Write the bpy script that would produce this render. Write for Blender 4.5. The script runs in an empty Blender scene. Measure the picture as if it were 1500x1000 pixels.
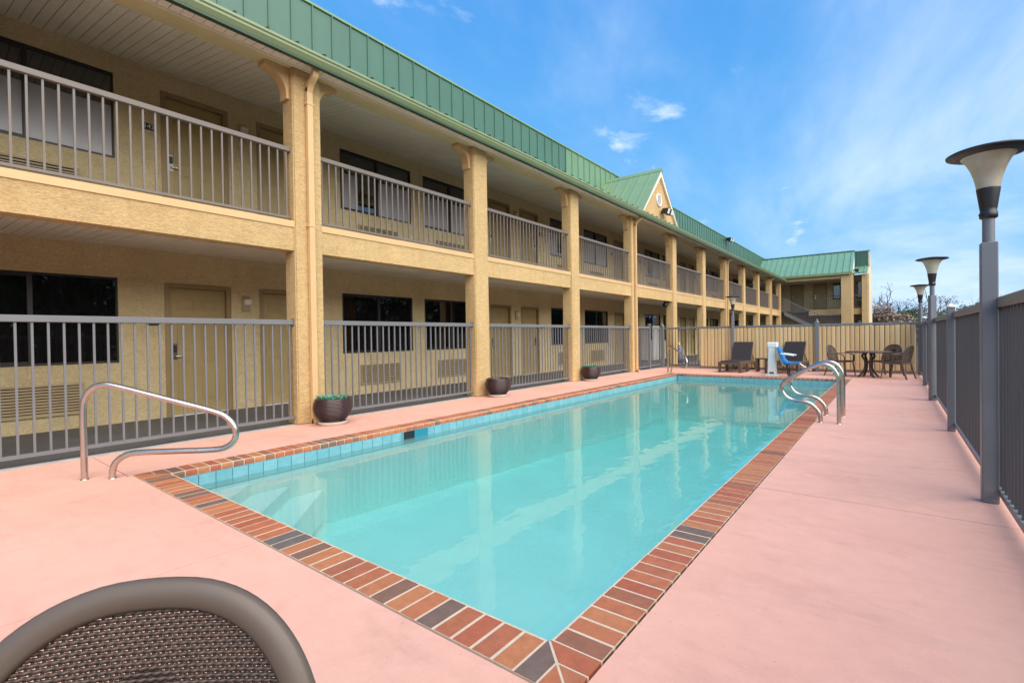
import bpy, bmesh, math, random
from mathutils import Vector, Matrix
random.seed(7)
S = bpy.context.scene
COL = S.collection
R = math.radians

# ---------------------------------------------------------------- camera
cam = bpy.data.cameras.new('camera')
cam.sensor_width = 36.0
cam.lens = 716.56 / 1500 * 36
cam.clip_start = 0.05
cam.clip_end = 2000
cam_o = bpy.data.objects.new('camera', cam)
COL.objects.link(cam_o)
_a = Vector((1308 - 750, 485 - 500, 716.56)).normalized()      # world +Y seen in (right, down, forward)
_x = -Vector((-170 - 750, 507 - 500, 716.56)).normalized()     # world +X
_z = _x.cross(_a)
right = Vector((_x[0], _a[0], _z[0])); down = Vector((_x[1], _a[1], _z[1])); fwd = Vector((_x[2], _a[2], _z[2]))
M = Matrix((right, -down, -fwd)).transposed().to_4x4()
M.translation = (0, 0, 1.30)
cam_o.matrix_world = M
S.camera = cam_o

# ---------------------------------------------------------------- world, sun, exposure
SUN_EL, SUN_AZ = R(40), R(108)      # azimuth measured from +Y towards +X
world = bpy.data.worlds.new('World')
S.world = world
world.use_nodes = True
nt = world.node_tree
for n in list(nt.nodes): nt.nodes.remove(n)
def wn(t, **k):
    n = nt.nodes.new(t)
    for a, b in k.items(): setattr(n, a, b)
    return n
w_out = wn('ShaderNodeOutputWorld'); w_bg = wn('ShaderNodeBackground')
sky = wn('ShaderNodeTexSky', sky_type='NISHITA', sun_disc=False, sun_elevation=SUN_EL, sun_rotation=SUN_AZ,
         altitude=1200, air_density=0.8, dust_density=0.0, ozone_density=1.8)
w_bg.inputs['Strength'].default_value = 0.15
tc = wn('ShaderNodeTexCoord'); sp = wn('ShaderNodeSeparateXYZ')
nt.links.new(tc.outputs['Generated'], sp.inputs[0])
zc = wn('ShaderNodeMath', operation='ADD'); zc.inputs[1].default_value = 0.12; nt.links.new(sp.outputs[2], zc.inputs[0])
zm = wn('ShaderNodeMath', operation='MAXIMUM'); zm.inputs[1].default_value = 0.05; nt.links.new(zc.outputs[0], zm.inputs[0])
dx = wn('ShaderNodeMath', operation='DIVIDE'); nt.links.new(sp.outputs[0], dx.inputs[0]); nt.links.new(zm.outputs[0], dx.inputs[1])
dy = wn('ShaderNodeMath', operation='DIVIDE'); nt.links.new(sp.outputs[1], dy.inputs[0]); nt.links.new(zm.outputs[0], dy.inputs[1])
cv = wn('ShaderNodeCombineXYZ'); nt.links.new(dx.outputs[0], cv.inputs[0]); nt.links.new(dy.outputs[0], cv.inputs[1])
def cloud(scale, detail, rough, lo, hi, off, stretch):
    mp = wn('ShaderNodeMapping'); mp.inputs['Location'].default_value = off; mp.inputs['Scale'].default_value = stretch
    mp.inputs['Rotation'].default_value = (0, 0, R(35))
    nt.links.new(cv.outputs[0], mp.inputs[0])
    nz = wn('ShaderNodeTexNoise'); nz.inputs['Scale'].default_value = scale; nz.inputs['Detail'].default_value = detail
    nz.inputs['Roughness'].default_value = rough; nz.inputs['Distortion'].default_value = 0.5
    nt.links.new(mp.outputs[0], nz.inputs['Vector'])
    mr = wn('ShaderNodeMapRange'); mr.interpolation_type = 'SMOOTHSTEP'
    mr.inputs['From Min'].default_value = lo; mr.inputs['From Max'].default_value = hi
    nt.links.new(nz.outputs['Fac'], mr.inputs['Value'])
    return mr.outputs[0]
c1 = cloud(0.55, 7, 0.58, 0.40, 0.72, (4.0, 1.7, 0), (1, 0.55, 1))
c2 = cloud(2.7, 8, 0.6, 0.58, 0.78, (1.3, 5.2, 0), (1, 0.7, 1))
mx = wn('ShaderNodeMath', operation='MAXIMUM')
m2 = wn('ShaderNodeMath', operation='MULTIPLY'); m2.inputs[1].default_value = 0.65; nt.links.new(c2, m2.inputs[0])
m1 = wn('ShaderNodeMath', operation='MULTIPLY'); m1.inputs[1].default_value = 0.62; nt.links.new(c1, m1.inputs[0])
nt.links.new(m1.outputs[0], mx.inputs[0]); nt.links.new(m2.outputs[0], mx.inputs[1])
hs = wn('ShaderNodeHueSaturation'); hs.inputs['Saturation'].default_value = 1.25; hs.inputs['Value'].default_value = 1.0
nt.links.new(sky.outputs[0], hs.inputs['Color'])
mixc = wn('ShaderNodeMix', data_type='RGBA'); mixc.inputs['B'].default_value = (4.1, 4.4, 4.8, 1)
sr = wn('ShaderNodeSeparateColor'); sg = wn('ShaderNodeCombineColor'); nt.links.new(hs.outputs[0], sr.inputs[0])
for ch, (A_, K_) in enumerate(((2.0, 1.30), (2.95, 1.05), (4.0, 0.6))):      # soft shoulder on the whole sky
    ad = wn('ShaderNodeMath', operation='ADD'); ad.inputs[1].default_value = K_; nt.links.new(sr.outputs[ch], ad.inputs[0])
    dv = wn('ShaderNodeMath', operation='DIVIDE'); nt.links.new(sr.outputs[ch], dv.inputs[0]); nt.links.new(ad.outputs[0], dv.inputs[1])
    ml = wn('ShaderNodeMath', operation='MULTIPLY'); ml.inputs[1].default_value = A_; nt.links.new(dv.outputs[0], ml.inputs[0])
    nt.links.new(ml.outputs[0], sg.inputs[ch])
nt.links.new(mx.outputs[0], mixc.inputs['Factor']); nt.links.new(sg.outputs[0], mixc.inputs['A'])
nt.links.new(mixc.outputs['Result'], w_bg.inputs['Color']); nt.links.new(w_bg.outputs[0], w_out.inputs[0])

sl = bpy.data.lights.new('sun', 'SUN'); sl.energy = 3.3; sl.angle = R(80); sl.color = (1.0, 0.91, 0.78)
sun_o = bpy.data.objects.new('sun', sl); COL.objects.link(sun_o)
sd = Vector((math.sin(SUN_AZ) * math.cos(SUN_EL), math.cos(SUN_AZ) * math.cos(SUN_EL), math.sin(SUN_EL)))
sun_o.rotation_euler = sd.to_track_quat('Z', 'Y').to_euler(); sun_o.location = sd * 60

S.render.engine = 'CYCLES'
vs = S.view_settings
vs.view_transform = 'Standard'; vs.look = 'None'; vs.exposure = 0.93; vs.gamma = 1.0; vs.use_curve_mapping = False
S.cycles.max_bounces = 8; S.cycles.transparent_max_bounces = 16
S.cycles.caustics_reflective = False; S.cycles.caustics_refractive = False

# ---------------------------------------------------------------- materials
class NT:
    def __init__(s, name):
        s.m = bpy.data.materials.new(name); s.m.use_nodes = True; s.t = s.m.node_tree
        s.b = s.t.nodes['Principled BSDF']; s.o = s.t.nodes['Material Output']
    def n(s, t, **k):
        n = s.t.nodes.new(t)
        for a, b in k.items(): setattr(n, a, b)
        return n
    def l(s, a, b): s.t.links.new(a, b)
    def noise(s, scale, detail=4, rough=0.6, stretch=(1, 1, 1)):
        g = s.n('ShaderNodeNewGeometry'); mp = s.n('ShaderNodeMapping'); mp.inputs['Scale'].default_value = stretch
        s.l(g.outputs['Position'], mp.inputs[0])
        z = s.n('ShaderNodeTexNoise'); z.inputs['Scale'].default_value = scale; z.inputs['Detail'].default_value = detail
        z.inputs['Roughness'].default_value = rough; s.l(mp.outputs[0], z.inputs['Vector']); return z.outputs['Fac']
    def ramp(s, fac, stops):
        r = s.n('ShaderNodeValToRGB'); e = r.color_ramp.elements
        while len(e) < len(stops): e.new(0.5)
        for i, (p, c) in enumerate(stops): e[i].position = p; e[i].color = (*c, 1)
        s.l(fac, r.inputs[0]); return r.outputs[0]
    def bump(s, h, strength=0.3, dist=0.01, prev=None):
        b = s.n('ShaderNodeBump'); b.inputs['Strength'].default_value = strength; b.inputs['Distance'].default_value = dist
        s.l(h, b.inputs['Height'])
        if prev is not None: s.l(prev, b.inputs['Normal'])
        return b.outputs[0]

def sc(c, k): return tuple(min(1, x * k) for x in c)
def simple(name, col, rough=0.6, var=0.12, scale=3.0, metal=0.0, fine=None, bump=0.0, bscale=80, stretch=(1, 1, 1), spec=0.5):
    m = NT(name)
    f = m.noise(scale, 5, 0.6, stretch)
    c = m.ramp(f, [(0.3, sc(col, 1 - var)), (0.7, sc(col, 1 + var))])
    m.l(c, m.b.inputs['Base Color'])
    m.b.inputs['Roughness'].default_value = rough; m.b.inputs['Metallic'].default_value = metal
    m.b.inputs['Specular IOR Level'].default_value = spec
    if bump:
        m.l(m.bump(m.noise(bscale, 3, 0.6, stretch), bump, 0.006), m.b.inputs['Normal'])
    return m.m

def stucco(name, col):
    m = NT(name)
    big = m.noise(0.9, 5, 0.65); fine = m.noise(26, 5, 0.75, (1, 1, 3.0)); mid = m.noise(7, 4, 0.65, (1, 1, 2.2)); st = m.noise(1.6, 5, 0.7, (1.6, 1.6, 0.25))
    c1 = m.ramp(big, [(0.25, sc(col, 0.86)), (0.75, sc(col, 1.08))])
    cur = c1
    for f, lo, hi, dk, k in ((fine, 0.36, 0.56, (0.60, 0.54, 0.46), 0.62), (mid, 0.30, 0.60, (0.82, 0.79, 0.74), 0.6), (st, 0.30, 0.46, (0.86, 0.83, 0.78), 0.7)):
        c2 = m.ramp(f, [(lo, dk), (hi, (1.0, 1.0, 1.0))])
        mm = m.n('ShaderNodeMix', data_type='RGBA', blend_type='MULTIPLY'); mm.inputs['Factor'].default_value = k
        m.l(cur, mm.inputs['A']); m.l(c2, mm.inputs['B']); cur = mm.outputs['Result']
    m.l(cur, m.b.inputs['Base Color'])
    m.b.inputs['Roughness'].default_value = 0.9; m.b.inputs['Specular IOR Level'].default_value = 0.2
    b1 = m.bump(mid, 0.5, 0.03); b2 = m.bump(fine, 0.9, 0.02, b1)
    m.l(b2, m.b.inputs['Normal'])
    return m.m

def pieces(name, stops, rough=0.7, island=False, var=0.32, bump=0.3):
    m = NT(name)
    if island:
        g = m.n('ShaderNodeNewGeometry'); rnd = g.outputs['Random Per Island']
    else:
        g = m.n('ShaderNodeObjectInfo'); rnd = g.outputs['Random']
    c = m.ramp(rnd, stops)
    for r in m.t.nodes:
        if r.type == 'VALTORGB': r.color_ramp.interpolation = 'LINEAR'
    f = m.noise(16, 7, 0.75)
    c2 = m.ramp(f, [(0.32, (1 - var,) * 3), (0.75, (1, 1, 1))])
    mm = m.n('ShaderNodeMix', data_type='RGBA', blend_type='MULTIPLY'); mm.inputs['Factor'].default_value = 1
    m.l(c, mm.inputs['A']); m.l(c2, mm.inputs['B']); m.l(mm.outputs['Result'], m.b.inputs['Base Color'])
    m.b.inputs['Roughness'].default_value = rough; m.b.inputs['Specular IOR Level'].default_value = 0.35
    if bump: m.l(m.bump(m.noise(120, 3, 0.6), bump, 0.003), m.b.inputs['Normal'])
    return m.m

def deck_mat():
    m = NT('pink_concrete')
    a = m.noise(0.55, 6, 0.62); b = m.noise(7, 6, 0.7); c = m.noise(160, 3, 0.7); st = m.noise(2.2, 6, 0.75, (0.35, 1.4, 1))
    k1 = m.ramp(a, [(0.25, (0.73, 0.375, 0.28)), (0.5, (0.80, 0.43, 0.325)), (0.8, (0.83, 0.47, 0.36))])
    k2 = m.ramp(b, [(0.3, (0.90, 0.89, 0.88)), (0.65, (1, 1, 1))])
    k3 = m.ramp(st, [(0.34, (0.84, 0.84, 0.85)), (0.5, (1, 1, 1))])
    k4 = m.ramp(c, [(0.3, (0.9, 0.9, 0.9)), (0.6, (1, 1, 1))])
    cur = k1
    sp1 = m.noise(1.3, 8, 0.72); k5 = m.ramp(sp1, [(0.56, (1, 1, 1)), (0.70, (0.84, 0.83, 0.82))])
    sp2 = m.noise(38, 2, 0.5); k6 = m.ramp(sp2, [(0.68, (1, 1, 1)), (0.76, (0.78, 0.75, 0.73))])
    for k, f in ((k2, 0.8), (k3, 0.5), (k4, 0.9), (k5, 0.8), (k6, 0.6)):
        mm = m.n('ShaderNodeMix', data_type='RGBA', blend_type='MULTIPLY'); mm.inputs['Factor'].default_value = f
        m.l(cur, mm.inputs['A']); m.l(k, mm.inputs['B']); cur = mm.outputs['Result']
    m.l(cur, m.b.inputs['Base Color']); m.b.inputs['Roughness'].default_value = 0.75
    m.b.inputs['Specular IOR Level'].default_value = 0.3
    m.l(m.bump(c, 0.35, 0.003), m.b.inputs['Normal'])
    return m.m

def water_mat():
    m = NT('pool_water')
    t = m.t; t.nodes.remove(m.b)
    n1 = m.noise(1.5, 3, 0.5, (1, 0.7, 1)); n2 = m.noise(6.5, 2, 0.5, (1, 0.55, 1))
    b1 = m.bump(n1, 0.05, 0.12); b2 = m.bump(n2, 0.05, 0.035, b1)
    fr = m.n('ShaderNodeFresnel'); fr.inputs['IOR'].default_value = 1.36; m.l(b2, fr.inputs['Normal'])
    gl = m.n('ShaderNodeBsdfGlossy'); gl.inputs['Roughness'].default_value = 0.015; m.l(b2, gl.inputs['Normal'])
    tr = m.n('ShaderNodeBsdfTransparent'); tr.inputs[0].default_value = (1, 1, 1, 1)
    di = m.n('ShaderNodeBsdfDiffuse'); di.inputs[0].default_value = (0.38, 0.84, 0.80, 1)     # cloudiness of the water
    body = m.n('ShaderNodeMixShader'); body.inputs[0].default_value = 0.26
    m.l(tr.outputs[0], body.inputs[1]); m.l(di.outputs[0], body.inputs[2])
    mix = m.n('ShaderNodeMixShader'); m.l(fr.outputs[0], mix.inputs[0]); m.l(body.outputs[0], mix.inputs[1]); m.l(gl.outputs[0], mix.inputs[2])
    m.l(mix.outputs[0], m.o.inputs[0])
    va = m.n('ShaderNodeVolumeAbsorption'); va.inputs['Color'].default_value = (0.25, 0.945, 0.945, 1); va.inputs['Density'].default_value = 0.52
    m.l(va.outputs[0], m.o.inputs['Volume'])
    return m.m

def glass_mat(name, refl=0.20, tint=(0.012, 0.012, 0.014), clear=0.30):
    m = NT(name); m.t.nodes.remove(m.b)
    di = m.n('ShaderNodeBsdfDiffuse'); di.inputs[0].default_value = (*tint, 1)
    tr = m.n('ShaderNodeBsdfTransparent'); tr.inputs[0].default_value = (clear, clear * 0.97, clear * 0.93, 1)
    b = m.n('ShaderNodeMixShader'); b.inputs[0].default_value = 0.45; m.l(tr.outputs[0], b.inputs[1]); m.l(di.outputs[0], b.inputs[2])
    lw = m.n('ShaderNodeFresnel'); lw.inputs['IOR'].default_value = 1.5
    ad = m.n('ShaderNodeMath', operation='ADD', use_clamp=True); ad.inputs[1].default_value = refl; m.l(lw.outputs[0], ad.inputs[0])
    bp = m.bump(m.noise(1.6, 2, 0.5), 0.04, 0.05)
    gl = m.n('ShaderNodeBsdfGlossy'); gl.inputs['Roughness'].default_value = 0.01; m.l(bp, gl.inputs['Normal'])
    mx = m.n('ShaderNodeMixShader'); m.l(ad.outputs[0], mx.inputs[0]); m.l(b.outputs[0], mx.inputs[1]); m.l(gl.outputs[0], mx.inputs[2])
    m.l(mx.outputs[0], m.o.inputs[0]); return m.m

def leaf_mat(name, a, b):
    m = NT(name)
    g = m.n('ShaderNodeNewGeometry')
    c = m.ramp(g.outputs['Random Per Island'], [(0.0, a), (1.0, b)])
    m.l(c, m.b.inputs['Base Color']); m.b.inputs['Roughness'].default_value = 0.6
    return m.m

MAT = {
 'stucco': stucco('tan_stucco', (0.68, 0.475, 0.235)),
 'wall': stucco('cream_stucco', (0.80, 0.65, 0.38)),
 'white_wall': stucco('pale_stucco', (0.78, 0.66, 0.45)),
 'paint_tan': simple('tan_paint', (0.62, 0.40, 0.19), 0.5, 0.06),
 'soffit': simple('soffit_vinyl', (0.80, 0.73, 0.60), 0.55, 0.07, 2.0),
 'soffit_back': simple('soffit_gap', (0.10, 0.08, 0.06), 0.9, 0.1),
 'trim_yellow': simple('header_trim', (0.62, 0.52, 0.28), 0.6, 0.08, 2.0),
 'door': simple('door_paint', (0.41, 0.30, 0.125), 0.45, 0.08, 2.5),
 'frame_olive': simple('door_frame_paint', (0.31, 0.215, 0.095), 0.45, 0.08, 2.5),
 'bronze': simple('bronze_frame', (0.022, 0.018, 0.016), 0.4, 0.15),
 'glass': glass_mat('tinted_glass', 0.10),
 'glass_low': glass_mat('dark_glass', 0.02, clear=0.62),
 'curtain': simple('curtain_cloth', (0.28, 0.25, 0.22), 0.9, 0.25, 9, stretch=(1, 8, 0.3)),
 'room': simple('dark_room', (0.02, 0.018, 0.016), 0.9),
 'ac': simple('ac_grille_paint', (0.42, 0.32, 0.18), 0.5, 0.1),
 'ac_dark': simple('ac_gap', (0.02, 0.016, 0.012), 0.8),
 'rail_taupe': simple('taupe_railing', (0.165, 0.135, 0.115), 0.45, 0.06),
 'rail_grey': simple('blue_grey_railing', (0.16, 0.16, 0.168), 0.42, 0.06),
 'fence_dark': simple('charcoal_fence', (0.058, 0.057, 0.062), 0.45, 0.1),
 'post_grey': simple('grey_post', (0.165, 0.175, 0.19), 0.4, 0.06),
 'walk': simple('grey_walkway', (0.105, 0.10, 0.10), 0.7, 0.16, 1.6, bump=0.2),
 'concrete': simple('bare_concrete', (0.42, 0.40, 0.37), 0.85, 0.15, 5, bump=0.2),
 'asphalt': simple('asphalt', (0.06, 0.06, 0.062), 0.9, 0.2, 1.2, bump=0.4),
 'green_dark': simple('green_metal', (0.064, 0.148, 0.105), 0.42, 0.06, 1.5),
 'green_light': simple('faded_green_metal', (0.14, 0.25, 0.145), 0.42, 0.07, 1.5),
 'green_roof': simple('green_roof_metal', (0.19, 0.30, 0.165), 0.42, 0.07, 1.5),
 'green_wing': simple('wing_roof_metal', (0.145, 0.285, 0.185), 0.42, 0.07, 1.5),
 'gutter': simple('gutter_green', (0.22, 0.27, 0.135), 0.35, 0.06),
 'gutter_dark': simple('drip_edge_green', (0.022, 0.06, 0.03), 0.45, 0.1),
 'cream_trim': simple('cream_trim', (0.78, 0.70, 0.55), 0.5, 0.05),
 'white': simple('white_paint', (0.78, 0.78, 0.76), 0.4, 0.04),
 'black': simple('black_plastic', (0.018, 0.017, 0.018), 0.4, 0.1),
 'steel': simple('stainless_steel', (0.56, 0.50, 0.45), 0.27, 0.08, 8, metal=1.0),
 'chrome': simple('chrome', (0.75, 0.74, 0.72), 0.15, 0.04, metal=1.0),
 'deck': deck_mat(),
 'joint': simple('deck_joint', (0.16, 0.10, 0.085), 0.9),
 'brick': pieces('coping_brick', [(0.0, (0.46, 0.125, 0.065)), (0.22, (0.53, 0.17, 0.08)), (0.45, (0.56, 0.22, 0.095)), (0.70, (0.46, 0.15, 0.075)), (0.90, (0.31, 0.14, 0.085)), (0.97, (0.21, 0.135, 0.105)), (1.0, (0.17, 0.145, 0.13))]),
 'brick_i': pieces('coping_brick_far', [(0.0, (0.40, 0.125, 0.07)), (0.3, (0.46, 0.18, 0.09)), (0.6, (0.44, 0.19, 0.10)), (0.85, (0.27, 0.14, 0.09)), (1.0, (0.16, 0.135, 0.12))], island=True),
 'mortar': simple('cream_mortar', (0.62, 0.49, 0.36), 0.9, 0.1, 20, bump=0.2),
 'tile': pieces('blue_tile', [(0.0, (0.18, 0.44, 0.50)), (0.5, (0.21, 0.47, 0.53)), (1.0, (0.24, 0.50, 0.55))], 0.15, var=0.22, bump=0.1),
 'grout': simple('tile_grout', (0.10, 0.25, 0.32), 0.8),
 'plaster': simple('pool_plaster', (0.84, 0.90, 0.82), 0.7, 0.07, 1.2),
 'water': water_mat(),
 'pot': simple('brown_ceramic', (0.038, 0.017, 0.015), 0.32, 0.2, 6),
 'soil': simple('potting_soil', (0.03, 0.02, 0.014), 0.95, 0.3, 40),
 'saucer': simple('stone_saucer', (0.55, 0.47, 0.40), 0.8, 0.12, 20),
 'succulent': leaf_mat('succulent_leaf', (0.05, 0.20, 0.13), (0.16, 0.36, 0.25)),
 'resin': simple('brown_resin', (0.115, 0.084, 0.064), 0.45, 0.07, 4),
 'wicker': simple('brown_wicker', (0.070, 0.046, 0.034), 0.42, 0.2, 30),
 'sling': simple('dark_sling', (0.030, 0.024, 0.025), 0.7, 0.15, 60),
 'lounger_frame': simple('lounger_resin', (0.10, 0.075, 0.065), 0.45, 0.1),
 'blue': simple('blue_plastic', (0.02, 0.20, 0.52), 0.35, 0.08),
 'board': pieces('tan_privacy_slat', [(0.0, (0.60, 0.42, 0.20)), (0.5, (0.68, 0.49, 0.25)), (1.0, (0.73, 0.55, 0.30))], 0.6, var=0.1, bump=0.0),
 'lens': None,
 'film': simple('grey_pane_sheet', (0.40, 0.385, 0.40), 0.25, 0.06, 0.8),  # flat grey over the lower part of the upper-floor panes
 'bark': simple('grey_bark', (0.10, 0.075, 0.06), 0.9, 0.2, 10),
 'twig': leaf_mat('dry_twig', (0.20, 0.135, 0.10), (0.36, 0.25, 0.19)),
 'leaf_green': leaf_mat('green_leaf', (0.035, 0.075, 0.015), (0.11, 0.15, 0.04)),
 'leaf_olive': leaf_mat('olive_leaf', (0.06, 0.065, 0.02), (0.20, 0.155, 0.07)),
 'plaque': simple('number_plaque', (0.02, 0.016, 0.014), 0.4),
 'bundle': simple('grey_cloth', (0.16, 0.16, 0.22), 0.9, 0.3, 8),
 'yellow': simple('yellow_plastic', (0.62, 0.45, 0.05), 0.5),
}
lm = NT('frosted_lens'); lf = lm.noise(5, 4, 0.6)
lm.l(lm.ramp(lf, [(0.3, (0.50, 0.43, 0.31)), (0.7, (0.78, 0.70, 0.54))]), lm.b.inputs['Base Color'])
lm.b.inputs['Roughness'].default_value = 0.3; lm.b.inputs['Transmission Weight'].default_value = 0.25
MAT['lens'] = lm.m

# ---------------------------------------------------------------- mesh helpers
class MB:
    def __init__(s): s.v = []; s.f = []; s.sm = []
    def add(s, vs, fs, smooth=False):
        o = len(s.v); s.v += [tuple(p) for p in vs]
        for f in fs: s.f.append(tuple(i + o for i in f)); s.sm.append(smooth)
        return s
    def box(s, x0, x1, y0, y1, z0, z1):
        return s.add([(x0,y0,z0),(x1,y0,z0),(x1,y1,z0),(x0,y1,z0),(x0,y0,z1),(x1,y0,z1),(x1,y1,z1),(x0,y1,z1)],
                     [(0,3,2,1),(4,5,6,7),(0,1,5,4),(1,2,6,5),(2,3,7,6),(3,0,4,7)])
    def hexa(s, p):   # 8 corners, bottom ring then top ring
        return s.add(p, [(0,3,2,1),(4,5,6,7),(0,1,5,4),(1,2,6,5),(2,3,7,6),(3,0,4,7)])
    def prism(s, poly, fn, a, b, smooth=False):   # poly in 2D, fn(u, v, w) -> xyz
        n = len(poly)
        vs = [fn(u, v, a) for u, v in poly] + [fn(u, v, b) for u, v in poly]
        s.add(vs, [(i, (i + 1) % n, n + (i + 1) % n, n + i) for i in range(n)], smooth)
        s.add(vs, [tuple(range(n - 1, -1, -1)), tuple(range(n, 2 * n))]); return s
    def lathe(s, prof, n=20, c=(0, 0, 0), smooth=True):
        vs = []; m = len(prof)
        for i in range(n):
            a = 2 * math.pi * i / n
            for r, z in prof: vs.append((c[0] + r * math.cos(a), c[1] + r * math.sin(a), c[2] + z))
        fs = []
        for i in range(n):
            j = (i + 1) % n
            for k in range(m - 1): fs.append((i * m + k, j * m + k, j * m + k + 1, i * m + k + 1))
        s.add(vs, fs, smooth)
        if prof[0][0] > 1e-5: s.add([vs[i * m] for i in range(n)], [tuple(range(n - 1, -1, -1))])
        if prof[-1][0] > 1e-5: s.add([vs[i * m + m - 1] for i in range(n)], [tuple(range(n))])
        return s
    def sweep(s, pts, sec, closed=False, up=(0, 0, 1), smooth=True, caps=True, scale=None):
        pts = [Vector(p) for p in pts]; n = len(pts); m = len(sec); vs = []; up = Vector(up); prev = None
        for i, p in enumerate(pts):
            a = pts[i - 1] if (i > 0 or closed) else p; b = pts[(i + 1) % n] if (i < n - 1 or closed) else p
            t = (b - a).normalized()
            if prev is None:
                x = up.cross(t)
                if x.length < 1e-3: x = Vector((1, 0, 0)).cross(t)
            else:
                x = prev - t * prev.dot(t)
                if x.length < 1e-4: x = up.cross(t)
            x.normalize(); prev = x; y = t.cross(x)
            k = scale[i] if scale else 1
            for u, v in sec: vs.append(p + x * u * k + y * v * k)
        fs = []
        for i in range(n if closed else n - 1):
            j = (i + 1) % n
            for k in range(m): fs.append((i * m + k, i * m + (k + 1) % m, j * m + (k + 1) % m, j * m + k))
        s.add(vs, fs, smooth)
        if caps and not closed:
            s.add(vs[:m], [tuple(range(m - 1, -1, -1))]); s.add(vs[-m:], [tuple(range(m))])
        return s
    def tube(s, pts, r, n=8, closed=False, scale=None):
        return s.sweep(pts, [(r * math.cos(2 * math.pi * k / n), r * math.sin(2 * math.pi * k / n)) for k in range(n)], closed, scale=scale)
    def mesh(s, name, mat):
        me = bpy.data.meshes.new(name); me.from_pydata(s.v, [], s.f)
        me.polygons.foreach_set('use_smooth', s.sm); me.materials.append(MAT[mat] if isinstance(mat, str) else mat)
        me.update(); return me

def bevel(me, w, seg=1):
    bm = bmesh.new(); bm.from_mesh(me)
    bmesh.ops.remove_doubles(bm, verts=bm.verts, dist=1e-5)
    bmesh.ops.bevel(bm, geom=list(bm.edges), offset=w, segments=seg, affect='EDGES', clamp_overlap=True)
    bm.to_mesh(me); bm.free(); return me

WL = {}
def obj(name, me, parent=None, loc=(0, 0, 0), local=False, kind=None, rot=None):
    """loc is a world position unless local; meshes are built about that point"""
    o = bpy.data.objects.new(name, me); COL.objects.link(o)
    loc = Vector(loc)
    if parent is not None:
        o.parent = parent
        o.location = loc if local else loc - WL[parent]
        WL[o] = (WL[parent] + loc) if local else loc
    else:
        o.location = loc; WL[o] = loc
    if rot is not None: o.rotation_euler = rot
    if kind: o['kind'] = kind
    return o
def wobj(name, mb, mat, parent=None, kind=None, origin=None, bev=0, seg=1):
    """mesh given in world coordinates; origin moved to its base centre"""
    if origin is None:
        xs = [v[0] for v in mb.v]; ys = [v[1] for v in mb.v]; zs = [v[2] for v in mb.v]
        origin = ((min(xs) + max(xs)) / 2, (min(ys) + max(ys)) / 2, min(zs))
    mb.v = [(a - origin[0], b - origin[1], c - origin[2]) for a, b, c in mb.v]
    me = mb.mesh(name, mat)
    if bev: bevel(me, bev, seg)
    return obj(name, me, parent, origin, kind=kind)
def thing(name, label, cat, loc=(0, 0, 0), rz=0.0, group=None, me=None):
    o = bpy.data.objects.new(name, me); COL.objects.link(o); o.location = loc; o.rotation_euler = (0, 0, rz)
    WL[o] = Vector(loc); o['label'] = label; o['category'] = cat
    if group: o['group'] = group
    return o
def tag(o, label, cat, group=None):
    o['label'] = label; o['category'] = cat
    if group: o['group'] = group
    return o
def dup(root, loc, rz, label, group=None):
    r = root.copy(); COL.objects.link(r); r.location = loc; r.rotation_euler = (0, 0, rz); r['label'] = label
    if group: r['group'] = group
    for ch in list(root.children):
        c = ch.copy(); COL.objects.link(c); c.parent = r
        for g in list(ch.children):
            d = g.copy(); COL.objects.link(d); d.parent = c
    return r
def catmull(pts, k=6):
    out = []; n = len(pts); P = [Vector(p) for p in pts]
    for i in range(n - 1):
        p0 = P[max(i - 1, 0)]; p1 = P[i]; p2 = P[i + 1]; p3 = P[min(i + 2, n - 1)]
        for j in range(k):
            t = j / k
            out.append(0.5 * ((2 * p1) + (p2 - p0) * t + (2 * p0 - 5 * p1 + 4 * p2 - p3) * t * t + (3 * p1 - p0 - 3 * p2 + p3) * t ** 3))
    out.append(P[-1]); return out

# ---------------------------------------------------------------- ground, walkway, deck
wobj('parking_ground', MB().box(-900, 900, -900, 900, -2.3, -2.2), 'asphalt', kind='structure')
wobj('car_park', MB().box(0.75, 400, -300, 600, -0.3, -0.10).box(-300, 0.75, 19.25, 600, -0.3, -0.10), 'asphalt', kind='structure')
wobj('walkway', MB().box(-9.85, -7.32, -5, 46.9, -0.25, 0.012).box(-7.32, -6.0, 19.3, 46.9, -0.25, 0.008), 'walk', kind='structure')
wobj('walkway_edge', MB().box(-7.318, -7.215, -5, 19.3, -0.25, 0.006), 'concrete', kind='structure')

XL, XR, YN, YF, CW = -5.62, -1.17, 1.73, 16.0, 0.25       # pool inner edges, coping width
deck = obj('deck', MB().box(-7.212, XL - CW - 0.004, -5, 19.25, -0.25, -0.03)
           .box(XR + CW + 0.004, 0.75, -5, 19.25, -0.25, -0.03)
           .box(XL - CW - 0.004, XR + CW + 0.004, -5, YN - CW - 0.004, -0.25, -0.03)
           .box(XL - CW - 0.004, XR + CW + 0.004, YF + CW + 0.004, 19.25, -0.25, -0.03).mesh('deck', 'joint'), kind='structure')
WL[deck] = Vector((0, 0, 0))
g = 0.0045
def slab(x0, x1, y0, y1):
    wobj('deck_slab', MB().box(x0 + g, x1 - g, y0 + g, y1 - g, -0.03, 0.0), 'deck', deck)
xa, xb = XL - CW - 0.004, XR + CW + 0.004
ya, yb = YN - CW - 0.004, YF + CW + 0.004
for (u, v) in ((-5, -1.6), (-1.6, 1.44), (1.44, 5.6), (5.6, 10.2), (10.2, 14.7), (14.7, 19.25)): slab(-7.212, xa, u, v)
for (u, v) in ((-5, 1.1), (1.1, 4.52), (4.52, 9.6), (9.6, 14.6), (14.6, 19.25)): slab(xb, 0.75, u, v)
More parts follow.
